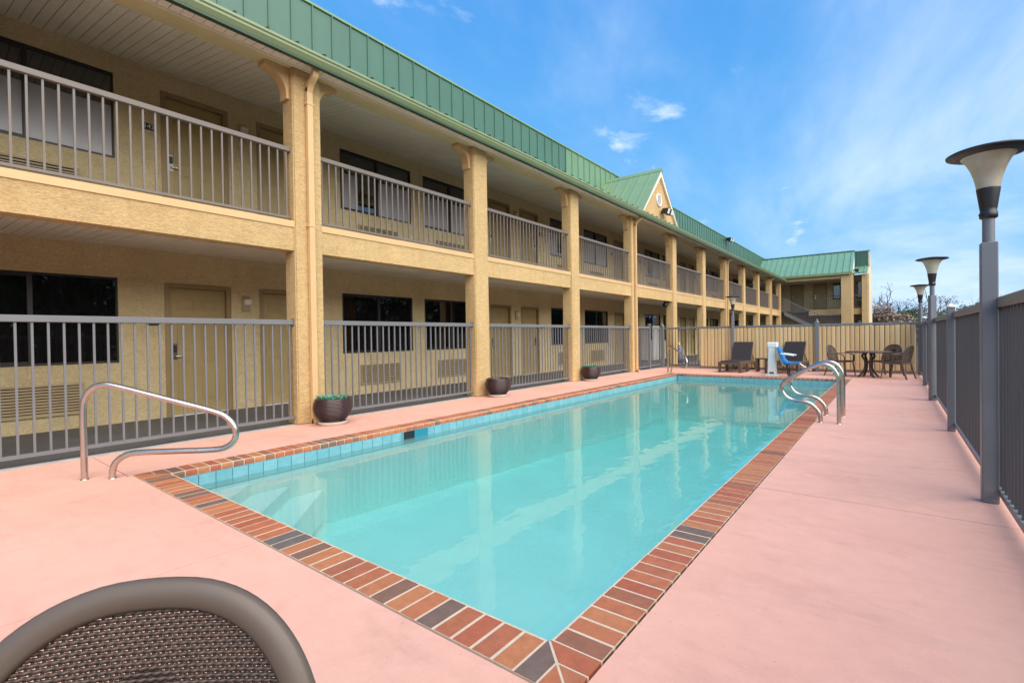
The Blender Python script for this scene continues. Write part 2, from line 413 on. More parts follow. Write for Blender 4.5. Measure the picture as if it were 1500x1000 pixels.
for (u, v) in ((xa, -3.25), (-3.25, xb)): slab(u, v, -5, ya); slab(u, v, yb, 19.25)

# ---------------------------------------------------------------- pool
pool = obj('pool_basin', None, kind='structure', loc=(XL, YN, -1.2))
pool['kind'] = 'structure'
b = MB()
zf0, zf1, zt = -0.95, -1.5, -0.055
t = 0.2
b.add([(XL, YN, zf0), (XR, YN, zf0), (XR, YF, zf1), (XL, YF, zf1)], [(0, 1, 2, 3)])
b.add([(XL, YN, zt), (XL, YF, zt), (XL, YF, zf1), (XL, YN, zf0)], [(0, 1, 2, 3)])
b.add([(XR, YN, zt), (XR, YF, zt), (XR, YF, zf1), (XR, YN, zf0)], [(3, 2, 1, 0)])
b.add([(XL, YN, zt), (XR, YN, zt), (XR, YN, zf0), (XL, YN, zf0)], [(3, 2, 1, 0)])
b.add([(XL, YF, zt), (XR, YF, zt), (XR, YF, zf1), (XL, YF, zf1)], [(0, 1, 2, 3)])
wobj('basin_shell', b, 'plaster', pool)
# diagonal entry steps in the near corner
for k, (s_, z_) in enumerate(((0.74, -0.27), (1.18, -0.41), (1.62, -0.56))):
    poly = [(XL + 0.002, YN + 0.002), (XL + s_, YN + 0.002), (XL + 0.002, YN + s_)]
    zb = -0.93
    m_ = MB().prism(poly, lambda u, v, w: (u, v, w), zb, z_)
    wobj('entry_step', m_, 'plaster', pool, bev=0.01)
# water
wobj('pool_water', MB().box(XL - 0.03, XR + 0.03, YN - 0.03, YF + 0.03, -1.60, -0.17), 'water', kind='structure')
# waterline tiles
tp = 0.163
gb = MB().box(XL - 0.01, XL + 0.004, YN, YF, -0.24, -0.056).box(XL, XR, YF - 0.004, YF + 0.01, -0.24, -0.056).box(XR - 0.004, XR + 0.01, YN, YF, -0.24, -0.056).box(XL, XR, YN - 0.01, YN + 0.004, -0.24, -0.056)
wobj('tile_grout_band', gb, 'grout', pool)
tile_me = bevel(MB().box(0, 0.012, 0.003, tp - 0.003, 0, 0.160).mesh('tile', 'tile'), 0.003)
tile_me2 = bevel(MB().box(0.003, tp - 0.003, -0.012, 0, 0, 0.160).mesh('tile', 'tile'), 0.003)
n = int((YF - YN) / tp)
SK0, SK1 = 4.62, 5.05      # skimmer mouth
for i in range(n):
    y = YN + i * tp + 0.06
    if not (SK0 - tp < y < SK1): obj('tile', tile_me, pool, (XL + 0.003, y, -0.222))
    obj('tile', tile_me, pool, (XR - 0.015, y, -0.222))
for i in range(int((XR - XL) / tp)):
    x = XL + i * tp + 0.05
    obj('tile', tile_me2, pool, (x, YF - 0.003, -0.222)); obj('tile', tile_me2, pool, (x, YN + 0.015, -0.222))
wobj('skimmer_mouth', MB().box(XL + 0.004, XL + 0.008, SK0, SK0 + 0.19, -0.2, -0.06), 'black', pool)
wobj('skimmer_flap', MB().box(XL + 0.004, XL + 0.02, SK0 + 0.19, SK1 + 0.02, -0.2, -0.06), simple('teal_flap', (0.02, 0.22, 0.30), 0.4), pool)
# coping: bullnose bricks on a mortar bed
bz0, bz1 = -0.056, 0.008
mb_ = MB().box(XL - CW, XL - 0.012, YN - CW, YF + CW, bz0, 0.0055).box(XR + 0.012, XR + CW, YN - CW, YF + CW, bz0, 0.0055)
mb_.box(XL - 0.012, XR + 0.012, YN - CW, YN - 0.012, bz0, 0.0055).box(XL - 0.012, XR + 0.012, YF + 0.012, YF + CW, bz0, 0.0055)
wobj('mortar_bed', mb_, 'mortar', pool)
PITCH, JT = 0.1125, 0.0155
prof = [(0.0, bz0), (CW, bz0), (CW, bz1 - 0.004), (CW - 0.004, bz1), (0.026, bz1), (0.008, bz1 - 0.010), (0.0, bz1 - 0.028)]  # u outward
def brick_mb(kind):
    q = MB(); h = PITCH - JT
    if kind == 'L': fn = lambda u, v, w: (-u, w, v)
    elif kind == 'R': fn = lambda u, v, w: (u, w, v)
    elif kind == 'N': fn = lambda u, v, w: (w, -u, v)
    else: fn = lambda u, v, w: (w, u, v)
    q.prism(prof, fn, 0, h); return q
def fix(me):
    bm = bmesh.new(); bm.from_mesh(me); bmesh.ops.remove_doubles(bm, verts=bm.verts, dist=1e-6)
    bmesh.ops.recalc_face_normals(bm, faces=bm.faces); bm.to_mesh(me); bm.free(); return me
BM = {k: fix(brick_mb(k).mesh('brick', 'brick')) for k in 'LRNF'}
far = MB()
def far_brick(kind, org):
    q = brick_mb(kind); far.add([(a + org[0], b_ + org[1], c + org[2]) for a, b_, c in q.v], q.f)
ny = int((YF - YN) / PITCH); py = (YF - YN) / ny
nx = int((XR - XL) / PITCH); px = (XR - XL) / nx
jit = lambda: random.uniform(-0.0015, 0.0015)
for i in range(ny):
    y = YN + i * py + JT / 2
    if i < 100: obj('brick', BM['L'], pool, (XL, y, jit())); obj('brick', BM['R'], pool, (XR, y, jit()))
    else: far_brick('L', (XL, y, 0)); far_brick('R', (XR, y, 0))
for i in range(nx):
    x = XL + i * px + JT / 2
    obj('brick', BM['N'], pool, (x, YN, jit())); far_brick('F', (x, YF, 0))
wobj('far_bricks', far, 'brick_i', pool, kind='stuff')
def corner(cx, cy, sx, sy):     # four cut bricks in each corner square
    h = 0.006; c = 0.11
    P = lambda u, v: (cx + sx * u, cy + sy * v)
    polys = [[(0.004, 0.012), (c - h, c + 0.004), (c - h, CW), (0.004, CW)], [(0.012, 0.004), (CW, 0.004), (CW, c - h), (c + 0.004, c - h)],
             [(c + h, c + 2.4 * h), (CW - 1.5 * h, CW), (c + h, CW)], [(c + 2.4 * h, c + h), (CW, c + h), (CW, CW - 1.5 * h)]]
    for q in polys:
        m_ = MB().prism([P(*p) for p in q], lambda u, v, w: (u, v, w), bz0, bz1)
        o = wobj('brick', m_, 'brick', pool); fix(o.data)
for a in ((XL, YN, -1, -1), (XR, YN, 1, -1), (XL, YF, -1, 1), (XR, YF, 1, 1)): corner(*a)

# ---------------------------------------------------------------- motel building
XC0, XC1 = -7.48, -7.17       # column depth
BAY, Y0, CWY = 4.06, 3.87, 0.46
colY = lambda k: Y0 + BAY * k
K0, K1 = -2, 10
YB0, YB1 = -4.6, 47.6
XW = -9.8
bld = thing('motel_building', 'long two-storey tan stucco motel with balcony walkways and green metal roof', 'building', (XW, 20, 0))

col_me = bevel(MB().box(XC0, XC1, 0, CWY, 0, 5.45).mesh('column', 'stucco'), 0.018, 2)
col_me.transform(Matrix.Translation((7.325, -CWY / 2, 0)))
# corbel bracket profile in (y, z): quarter curve
cp = [(0, 0), (0.36, 0), (0.36, -0.055), (0.33, -0.075)] + [(0.33 - 0.29 * math.sin(a), -0.075 - 0.32 * (1 - math.cos(a))) for a in [i * math.pi / 2 / 7 for i in range(1, 8)]] + [(0.04, -0.46), (0.0, -0.46)]
corb_me = fix(MB().prism(cp, lambda u, v, w: (w, u, v), -0.135, 0.055).mesh('corbel', 'paint_tan'))
corb_me2 = fix(MB().prism(cp, lambda u, v, w: (w, -u, v), -0.135, 0.055).mesh('corbel', 'paint_tan'))
for k in range(K0, K1 + 1):
    yc = colY(k) + CWY / 2
    c = obj('column', col_me, bld, (-7.325, yc, 0))
    obj('corbel', corb_me, c, (-7.325, yc + CWY / 2 + 0.001, 5.445)); obj('corbel', corb_me2, c, (-7.325, yc - CWY / 2 - 0.001, 5.445))
# downspouts every third column
for k in (0, 3, 6, 9):
    y = colY(k) + 0.24
    pts = [(-6.93, y, 5.50), (-6.93, y, 5.40), (-6.95, y, 5.32), (-7.06, y, 5.24), (-7.115, y, 5.14), (-7.12, y, 5.0), (-7.12, y, 3.0), (-7.12, y, 0.12), (-7.09, y, 0.06), (-7.02, y, 0.045)]
    d = wobj('downspout', MB().sweep(catmull(pts, 4), [(-0.045, -0.032), (0.045, -0.032), (0.045, 0.032), (-0.045, 0.032)], smooth=False), 'paint_tan', bld)
    wobj('strap', MB().box(-7.175, -7.082, y - 0.06, y + 0.06, 3.05, 3.075), 'paint_tan', d)
    wobj('strap', MB().box(-7.175, -7.082, y - 0.06, y + 0.06, 4.93, 4.955), 'paint_tan', d)
# beams and slab edges, bay by bay
for k in range(K0, K1):
    ya_, yb_ = colY(k) + CWY, colY(k + 1)
    wobj('beam', MB().box(-7.45, -7.205, ya_ - 0.01, yb_ + 0.01, 2.665, 3.02), 'stucco', bld)
    wobj('slab_edge', MB().box(-7.46, -7.19, ya_ - 0.01, yb_ + 0.01, 3.02, 3.115), 'paint_tan', bld)
wobj('balcony_slab', MB().box(XW - 0.1, -7.46, YB0, YB1, 2.95, 3.11), 'walk', bld)
# ceilings: boards with open joints
def ceiling(name, xa_, za, xb_, zb, y0, y1, indiv_to, back_up=0.03):
    back = wobj(name, MB().hexa([(xa_, y0, za + 0.012), (xb_, y0, zb + 0.012), (xb_, y1, zb + 0.012), (xa_, y1, za + 0.012),
                                  (xa_, y0, za + back_up), (xb_, y0, zb + back_up), (xb_, y1, zb + back_up), (xa_, y1, za + back_up)]), 'soffit_back', bld)
    p = 0.127
    def board(y): return [(xa_, y + 0.004, za), (xb_, y + 0.004, zb), (xb_, y + p - 0.004, zb), (xa_, y + p - 0.004, za),
                          (xa_, y + 0.004, za + 0.0115), (xb_, y + 0.004, zb + 0.0115), (xb_, y + p - 0.004, zb + 0.0115), (xa_, y + p - 0.004, za + 0.0115)]
    bme = MB().hexa(board(0)).mesh('board', 'soffit')
    y = y0; rest = MB()
    while y + p < y1:
        if -0.6 < y < indiv_to: obj('board', bme, back, (0, y, jit()))
        else: rest.hexa(board(y))
        y += p
    wobj('far_boards', rest, 'soffit', back, kind='stuff')
ceiling('balcony_ceiling', XW, 5.90, XC0 - 0.01, 5.53, YB0, YB1, 14)
ceiling('walkway_ceiling', XW, 2.85, -7.452, 2.73, YB0, YB1, 12)
ceiling('eave_soffit', XC1 + 0.01, 5.475, -6.87, 5.46, YB0, 44.9, 12)
wobj('header', MB().box(XC0 - 0.008, XC1 + 0.008, YB0, YB1, 5.452, 5.66), 'trim_yellow', bld)
wobj('header_moulding', MB().box(XC1 + 0.008, XC1 + 0.028, YB0, 44.9, 5.447, 5.49), 'cream_trim', bld)

# wall openings
P = 8.55
wins, doors = [], []
for q in range(-2, 5):
    for (a, b_) in ((6.37, 8.42), (8.83, 10.87)):
        if a + q * P > YB0 + 0.3 and b_ + q * P < YB1: wins.append((a + q * P, b_ + q * P))
    for j, (a, b_) in enumerate(((11.50, 12.57), (13.09, 14.14))):
        if a + q * P > YB0 + 0.3 and b_ + q * P < YB1: doors.append((a + q * P, b_ + q * P, j))
def wall(z0, z1, zoff):
    ops = sorted([(a, b_, zoff + 0.98, zoff + 2.345) for a, b_ in wins] + [(a, b_, zoff, zoff + 2.31) for a, b_, j in doors])
    m_ = MB(); y = YB0
    for a, b_, u, v in ops:
        m_.box(XW - 0.2, XW, y, a, z0, z1)
        if u > z0 + 0.01: m_.box(XW - 0.2, XW, a, b_, z0, u)
        m_.box(XW - 0.2, XW, a, b_, v, z1); y = b_
    m_.box(XW - 0.2, XW, y, YB1, z0, z1)
    wobj('wall', m_, 'wall', bld)
wall(0.0, 2.95, 0.0); wall(3.11, 6.1, 3.265)
wobj('end_wall', MB().box(XW - 6, XW, YB0 - 0.2, YB0, 0, 6.3), 'wall', bld)
wobj('interior', MB().box(XW - 1.5, XW - 1.4, YB0, YB1, 0, 6.1).box(XW - 1.4, XW - 0.21, YB0, YB1, 2.9, 3.0).box(XW - 1.4, XW - 0.21, YB0, YB1, 6.0, 6.1), 'room', bld)

WW, WH = 2.05, 1.365
fw = 0.035
fr_me = MB()
for (y0, y1, z0, z1) in ((0, WW, 0, fw), (0, WW, WH - fw, WH), (0, fw, fw, WH - fw), (WW - fw, WW, fw, WH - fw), (WW / 2 - 0.03, WW / 2 + 0.03, fw, WH - fw)):
    fr_me.box(-0.09, -0.02, y0, y1, z0, z1)
fr_me.box(-0.085, -0.035, fw, WW / 2 - 0.03, fw, fw + 0.03).box(-0.085, -0.035, fw, WW / 2 - 0.03, WH - fw - 0.03, WH - fw).box(-0.085, -0.035, fw, fw + 0.03, fw + 0.03, WH - fw - 0.03)
frame_me = bevel(fr_me.mesh('frame', 'bronze'), 0.004)
pane_me = MB().box(-0.064, -0.058, fw, WW / 2 - 0.03, fw, WH - fw).mesh('pane', 'glass')
pane2_me = MB().box(-0.054, -0.048, WW / 2 + 0.03, WW - fw, fw, WH - fw).mesh('pane', 'glass')
pane_low = pane_me.copy(); pane_low.materials[0] = MAT['glass_low']; pane2_low = pane2_me.copy(); pane2_low.materials[0] = MAT['glass_low']
def curtain_mesh(y0, y1):
    m_ = MB(); n_ = int((y1 - y0) / 0.02); vs = []
    for i in range(n_ + 1):
        y = y0 + (y1 - y0) * i / n_; x = -0.30 + 0.025 * math.sin(i * 1.15) + 0.01 * math.sin(i * 0.37)
        vs += [(x, y, -0.05), (x, y, WH + 0.05)]
    m_.add(vs, [(2 * i, 2 * i + 2, 2 * i + 3, 2 * i + 1) for i in range(n_)], True)
    return m_.mesh('curtain', 'curtain')
sheet_r = MB().box(-0.0475, -0.046, WW / 2 + 0.032, WW - fw - 0.002, fw + 0.002, 0.84).mesh('pane_sheet', 'film')
sheet_l = MB().box(-0.0575, -0.056, fw + 0.032, WW / 2 - 0.032, fw + 0.032, 0.84).mesh('pane_sheet', 'film')
sheet_s = MB().box(-0.0575, -0.056, fw + 0.032, 0.50, fw + 0.032, 0.84).mesh('pane_sheet', 'film')
cur = [curtain_mesh(-0.05, 0.85), curtain_mesh(1.15, WW + 0.05), curtain_mesh(-0.05, WW + 0.05)]
# air-conditioner grille with separate louvres
AW, AH = 1.14, 0.47
ac_f = MB().box(0.0, 0.035, 0, AW, 0, 0.025).box(0.0, 0.035, 0, AW, AH - 0.025, AH).box(0, 0.035, 0, 0.025, 0.025, AH - 0.025).box(0, 0.035, AW - 0.025, AW, 0.025, AH - 0.025)
acf_me = bevel(ac_f.mesh('grille_frame', 'ac'), 0.004)
acb_me = MB().box(0.001, 0.006, 0.025, AW - 0.025, 0.025, AH - 0.025).mesh('grille_back', 'ac_dark')
ns = 10; hp = (AH - 0.05) / ns
lv_me = MB().hexa([(0.007, 0.026, 0), (0.032, 0.026, -0.006), (0.032, AW - 0.026, -0.006), (0.007, AW - 0.026, 0),
                   (0.007, 0.026, hp * 0.55), (0.032, 0.026, hp * 0.40), (0.032, AW - 0.026, hp * 0.40), (0.007, AW - 0.026, hp * 0.55)]).mesh('louvre', 'ac')
for zoff in (0.0, 3.265):
    for wi, (a, b_) in enumerate(wins):
        w = obj('window', frame_me, bld, (XW, a, zoff + 0.98))
        obj('pane', pane_me if zoff else pane_low, w, (XW, a, zoff + 0.98)); obj('pane', pane2_me if zoff else pane2_low, w, (XW, a, zoff + 0.98))
        for cme in (cur[:2] if random.random() < 0.55 else cur[2:]): obj('curtain', cme, w, (XW, a, zoff + 0.98))
        if zoff:
            obj('pane_sheet', sheet_r, w, (XW, a, zoff + 0.98)); obj('pane_sheet', sheet_s if wi % 2 == 0 and a > 5 else sheet_l, w, (XW, a, zoff + 0.98))
        u = obj('ac_grille', acf_me, bld, (XW + 0.001, a + 0.45, zoff + 0.23))
        obj('grille_back', acb_me, u, (XW + 0.001, a + 0.45, zoff + 0.23))
        if b_ < 27:
            for i in range(ns): obj('louvre', lv_me, u, (XW + 0.001, a + 0.45, zoff + 0.255 + i * hp + 0.004))
        else:
            q = MB()
            for i in range(ns): q.box(0.007, 0.03, 0.026, AW - 0.026, 0.029 + i * hp, 0.029 + i * hp + hp * 0.45)
            obj('louvres', q.mesh('louvres', 'ac'), u, (XW + 0.001, a + 0.45, zoff + 0.23))
# doors
DW, DH = 1.06, 2.31
def door_meshes(j):
    f = MB().box(-0.12, 0.012, 0, 0.075, 0, DH).box(-0.12, 0.012, DW - 0.075, DW, 0, DH).box(-0.12, 0.012, 0.075, DW - 0.075, DH - 0.075, DH)
    leaf = MB(); y0, y1, z1 = 0.078, DW - 0.078, DH - 0.078
    leaf.box(-0.10, -0.062, y0, y1, 0.03, z1)
    pan = []
    lw = (y1 - y0); pw = lw * 0.30
    for (za, zb) in ((0.26, 0.98), (1.16, 1.72), (1.86, 2.07)):
        for yc in (y0 + lw * 0.29, y0 + lw * 0.71): pan.append((yc - pw / 2, yc + pw / 2, za, zb))
    return f, leaf, pan
f_, leaf_, pan_ = door_meshes(0)
dframe_me = bevel(f_.mesh('door_frame', 'frame_olive'), 0.006); dleaf_me = leaf_.mesh('door_leaf', 'door')
def panel_me(r):
    y0, y1, z0, z1 = r; x = -0.0618; d = 0.028; m_ = MB()
    for (a, b_, c, e) in ((y0, y1, z0, z0 + d), (y0, y1, z1 - d, z1), (y0, y0 + d, z0 + d, z1 - d), (y1 - d, y1, z0 + d, z1 - d)):
        m_.box(x, x + 0.009, a, b_, c, e)
    m_.box(x, x + 0.005, y0 + 1.9 * d, y1 - 1.9 * d, z0 + 1.9 * d, z1 - 1.9 * d)
    return bevel(m_.mesh('door_panel', 'door'), 0.004)
panels = [panel_me(r) for r in pan_]
thr_me = MB().box(-0.10, 0.02, 0.078, DW - 0.078, 0.0, 0.026).mesh('threshold', 'white')
def lock_me(mat):
    m_ = MB().box(0, 0.012, -0.045, 0.045, -0.14, 0.14); return bevel(m_.mesh('lock_plate', mat), 0.006)
lockc, lockd = lock_me(simple('sheen_painted_plate', (0.74, 0.70, 0.68), 0.35, 0.05)), lock_me(simple('dark_nickel', (0.16, 0.14, 0.12), 0.35, 0.1, metal=0.6))  # upper plates: bright reflection of the chrome put into a pale colour
reader_me = bevel(MB().box(0.012, 0.03, -0.03, 0.03, -0.01, 0.11).mesh('card_reader', 'black'), 0.004)
lev_me = {s: MB().tube([(0.012, 0, -0.08), (0.055, 0, -0.08), (0.06, 0.02 * s, -0.08), (0.06, 0.13 * s, -0.08)], 0.011, 8).mesh('lever', 'chrome') for s in (-1, 1)}
for zi, zoff in enumerate((0.0, 3.265)):
    for a, b_, j in doors:
        d = obj('door', dleaf_me, bld, (XW, a, zoff + 0.0))
        obj('door_frame', dframe_me, d, (XW, a, zoff))
        for pm in panels: obj('door_panel', pm, d, (XW, a, zoff))
        obj('threshold', thr_me, d, (XW, a, zoff))
        yl = a + 0.15 if j == 0 else b_ - 0.15
        p = (XW - 0.061, yl, zoff + 1.13)
        obj('lock_plate', lockc if zi else lockd, d, p); obj('card_reader', reader_me, d, p); obj('lever', lev_me[1 if j == 0 else -1], d, p)
        # room number plaque
        yp = a - 0.17 if j == 0 else b_ + 0.17
        wobj('number_plaque', MB().box(XW + 0.001, XW + 0.014, yp - 0.085, yp + 0.085, zoff + 1.58, zoff + 1.69), 'plaque', bld, bev=0.003)
        if zi == 1 and abs(a - 2.95) < 0.1:
            cu = bpy.data.curves.new('room_number', 'FONT'); cu.body = '142'; cu.size = 0.105; cu.align_x = 'CENTER'; cu.align_y = 'CENTER'; cu.extrude = 0.001
            cu.materials.append(MAT['white'])
            tmp = bpy.data.objects.new('room_number', cu); COL.objects.link(tmp); bpy.context.view_layer.update()
            nm = bpy.data.meshes.new_from_object(tmp.evaluated_get(bpy.context.evaluated_depsgraph_get())); bpy.data.objects.remove(tmp)
            t_ = obj('room_number', nm, bld, (XW + 0.016, yp, zoff + 1.635)); t_.rotation_euler = (math.pi / 2, 0, math.pi / 2)
    # wall lamps between the paired doors
    for q in range(-1, 4):
        y = 4.28 + q * P
        l_ = wobj('wall_lamp', MB().box(XW + 0.001, XW + 0.03, y - 0.07, y + 0.07, zoff + 1.86, zoff + 2.16), 'ac', bld, bev=0.004)
        wobj('lamp_cover', MB().hexa([(XW + 0.03, y - 0.06, zoff + 1.97), (XW + 0.10, y - 0.06, zoff + 1.99), (XW + 0.10, y + 0.06, zoff + 1.99), (XW + 0.03, y + 0.06, zoff + 1.97),
                                      (XW + 0.03, y - 0.06, zoff + 2.10), (XW + 0.13, y - 0.06, zoff + 2.08), (XW + 0.13, y + 0.06, zoff + 2.08), (XW + 0.03, y + 0.06, zoff + 2.10)]), 'cream_trim', l_)

# railings
XRAIL = -7.28
def bal_mesh(h, mat, w=0.0105): return MB().box(-w, w, -w, w, 0, h).mesh('baluster', mat)
ub_me = bal_mesh(0.985, 'rail_taupe'); lb_me = bal_mesh(1.405, 'rail_grey'); rb_me = bal_mesh(1.36, 'fence_dark', 0.012)
def run(n0, n1, p=0.127):
    n_ = max(1, round((n1 - n0) / p)); return [n0 + (n1 - n0) * (i + 0.5) / n_ for i in range(n_)]
for k in range(K0, K1):
    a, b_ = colY(k) + CWY, colY(k + 1)
    r = wobj('balcony_railing', MB().box(XRAIL - 0.032, XRAIL + 0.032, a, b_, 4.175, 4.245), 'rail_taupe', bld, bev=0.006)
    wobj('bottom_rail', MB().box(XRAIL - 0.02, XRAIL + 0.02, a, b_, 3.155, 3.19), 'rail_taupe', r)
    if -2 < k < 6:
        for y in run(a, b_): obj('baluster', ub_me, r, (XRAIL, y, 3.19))
    else:
        q = MB()
        for y in run(a, b_): q.box(XRAIL - 0.011, XRAIL + 0.011, y - 0.011, y + 0.011, 3.19, 4.175)
        wobj('balusters', q, 'rail_taupe', r, kind='stuff')

# roof: gutter, low roof with seams, set-back standing-seam parapet, gable dormer
gut = [(-6.87, 5.43), (-6.80, 5.43), (-6.755, 5.49), (-6.755, 5.52), (-6.735, 5.535), (-6.735, 5.565), (-6.745, 5.575), (-6.87, 5.575)]
wobj('gutter', MB().prism(gut, lambda u, v, w: (u, w, v), YB0, 44.95), 'gutter', bld)
wobj('drip_edge', MB().box(-6.872, -6.795, YB0, 44.95, 5.395, 5.429), 'gutter_dark', bld)
XM, ZM0, ZM1 = -9.0, 6.28, 7.88
lowr = wobj('low_roof', MB().hexa([(-9.05, YB0, 6.2), (-6.83, YB0, 5.577), (-6.83, 45.4, 5.577), (-9.05, 45.4, 6.2),
                            (-9.05, YB0, 6.33), (-6.80, YB0, 5.60), (-6.80, 45.4, 5.60), (-9.05, 45.4, 6.33)]), 'green_light', bld)
sy = YB0 + 0.2; q = MB()
while sy < 45:
    q.hexa([(-9.0, sy, 6.31), (-6.79, sy, 5.598), (-6.79, sy + 0.022, 5.598), (-9.0, sy + 0.022, 6.31), (-9.0, sy, 6.36), (-6.79, sy, 5.64), (-6.79, sy + 0.022, 5.64), (-9.0, sy + 0.022, 6.36)])
    sy += 0.43
wobj('roof_seams', q, 'gutter_dark', lowr, kind='stuff')
par = wobj('parapet_cap', MB().box(XM - 0.16, XM + 0.035, YB0, 49.4, ZM1, ZM1 + 0.055), 'green_roof', bld, bev=0.008)
pw = 0.43
pm_d = {m_: MB().box(0, 0.03, 0.004, pw - 0.004, ZM0, ZM1).box(0.0, 0.058, pw - 0.012, pw + 0.012, ZM0, ZM1).mesh('roof_panel', m_) for m_ in ('green_dark', 'green_light')}
y = YB0
while y < 49.2:
    obj('roof_panel', pm_d['green_light' if 14.5 < y < 18.5 else 'green_dark'], bld, (XM - 0.03, y, 0)); y += pw
wobj('parapet_back', MB().box(XM - 0.15, XM - 0.035, YB0, 49.4, 6.0, ZM1), 'gutter_dark', bld)
wobj('flat_roof', MB().box(XW - 6, XM - 0.15, YB0, 49.4, 6.15, 6.35), 'concrete', bld)

GX = -6.82; DY0, DYc, DY1, DZ0, DZ1 = 16.16, 17.88, 19.6, 5.60, 7.38
dorm = wobj('gable_wall', MB().prism([(DY0 + 0.06, DZ0), (DY1 - 0.06, DZ0), (DYc, DZ1 - 0.10)], lambda u, v, w: (w, u, v), GX - 0.10, GX - 0.03), 'stucco', bld)
th = 0.045
for (ys, s) in ((DY0, -1), (DY1, 1)):
    L = math.hypot(DYc - ys, DZ1 - DZ0); ny_, nz_ = s * (DZ1 - DZ0) / L, abs(DYc - ys) / L
    e = 0.05
    yl, zl = ys + s * e * 1.0, DZ0 - 0.05
    def foot(x, lift):       # where the slope meets the low roof at depth x
        zr = 5.585 + (-6.80 - x) / 2.25 * 0.73 - 0.03; zr = max(zr, zl); k = (zr - zl) / (DZ1 - zl)
        return (x, yl + (DYc - yl) * k + ny_ * lift, zr + nz_ * lift)
    xf = GX + 0.06
    m_ = MB().hexa([foot(XM, 0), foot(xf, 0), (xf, DYc, DZ1), (XM, DYc, DZ1), foot(XM, th), foot(xf, th), (xf, DYc, DZ1 + th * 1.3), (XM, DYc, DZ1 + th * 1.3)])
    sh = wobj('dormer_roof', m_, 'green_roof', bld)
    x = XM + 0.25
    while x < GX:
        wobj('seam', MB().hexa([foot(x, th), foot(x + 0.02, th), (x + 0.02, DYc, DZ1 + th * 1.3), (x, DYc, DZ1 + th * 1.3),
                        foot(x, th + .03), foot(x + 0.02, th + .03), (x + 0.02, DYc, DZ1 + th * 1.3 + .035), (x, DYc, DZ1 + th * 1.3 + .035)]), 'green_roof', sh)
        x += 0.41
    wobj('rake_trim', MB().hexa([(GX - 0.03, ys + 0.0, DZ0 + 0.01), (GX + 0.052, ys, DZ0 + 0.01), (GX + 0.052, DYc, DZ1 - 0.005), (GX - 0.03, DYc, DZ1 - 0.005),
                     (GX - 0.03, ys - s * 0.10, DZ0 + 0.01), (GX + 0.052, ys - s * 0.10, DZ0 + 0.01), (GX + 0.052, DYc, DZ1 - 0.20), (GX - 0.03, DYc, DZ1 - 0.20)]), 'cream_trim', dorm)
wobj('ridge_cap', MB().prism([(-0.10, -0.10), (0, 0.02), (0.10, -0.10), (0.10, -0.07), (0, 0.06), (-0.10, -0.07)], lambda u, v, w: (w, DYc + u, DZ1 + 0.06 + v), XM, GX + 0.07), 'green_roof', bld)
# round gable vent
vz, vy = 6.30, 17.80
v = wobj('gable_vent', MB().sweep([(GX - 0.02, vy + 0.22 * math.cos(a), vz + 0.22 * math.sin(a)) for a in [2 * math.pi * i / 24 for i in range(24)]], [(-.02, -.03), (.02, -.03), (.02, .03), (-.02, .03)], closed=True, up=(1, 0, 0)), 'white', dorm)
wobj('vent_back', MB().prism([(vy + 0.2 * math.cos(2 * math.pi * i / 20), vz + 0.2 * math.sin(2 * math.pi * i / 20)) for i in range(20)], lambda u, v, w: (w, u, v), GX - 0.0297, GX - 0.029), 'ac_dark', v)
for i in range(-3, 4):
    zz = i * 0.058; hw = math.sqrt(max(0.0, 0.21 ** 2 - zz * zz))
    wobj('vent_slat', MB().hexa([(GX - 0.028, vy - hw, vz + zz - .02), (GX - 0.002, vy - hw, vz + zz - .026), (GX - 0.002, vy + hw, vz + zz - .026), (GX - 0.028, vy + hw, vz + zz - .02),
                                 (GX - 0.028, vy - hw, vz + zz + .012), (GX - 0.002, vy - hw, vz + zz - .002), (GX - 0.002, vy + hw, vz + zz - .002), (GX - 0.028, vy + hw, vz + zz + .012)]), 'white', v)

def floodlight(label, loc, s=1.0, rz=0.0):
    t_ = thing('floodlight', label, 'light', loc, rz)
    obj('mount', MB().box(0, 0.05 * s, -0.06 * s, 0.06 * s, -0.06 * s, 0.06 * s).tube([(0.05 * s, 0, 0), (0.14 * s, 0, 0.02 * s)], 0.02 * s).mesh('mount', 'black'), t_, local=True)
    for sgn in (-1, 1):
        h = obj('lamp_head', bevel(MB().hexa([(0.10 * s, sgn * 0.14 * s - 0.08 * s, -0.10 * s), (0.30 * s, sgn * 0.17 * s - 0.11 * s, -0.16 * s), (0.30 * s, sgn * 0.17 * s + 0.11 * s, -0.16 * s), (0.10 * s, sgn * 0.14 * s + 0.08 * s, -0.10 * s),
                        (0.10 * s, sgn * 0.14 * s - 0.08 * s, 0.08 * s), (0.36 * s, sgn * 0.17 * s - 0.11 * s, 0.05 * s), (0.36 * s, sgn * 0.17 * s + 0.11 * s, 0.05 * s), (0.10 * s, sgn * 0.14 * s + 0.08 * s, 0.08 * s)]).mesh('lamp_head', 'black'), 0.008), t_, local=True)
        l_ = obj('lens', MB().hexa([(0.303 * s, sgn * 0.17 * s - 0.09 * s, -0.14 * s), (0.309 * s, sgn * 0.17 * s - 0.09 * s, -0.14 * s), (0.309 * s, sgn * 0.17 * s + 0.09 * s, -0.14 * s), (0.303 * s, sgn * 0.17 * s + 0.09 * s, -0.14 * s),
                        (0.358 * s, sgn * 0.17 * s - 0.09 * s, 0.03 * s), (0.364 * s, sgn * 0.17 * s - 0.09 * s, 0.03 * s), (0.364 * s, sgn * 0.17 * s + 0.09 * s, 0.03 * s), (0.358 * s, sgn * 0.17 * s + 0.09 * s, 0.03 * s)]).mesh('lens', 'white'), h, local=True)
floodlight('black twin floodlight on the gable below the round vent', (GX - 0.03, 18.10, 5.92), 1.0)
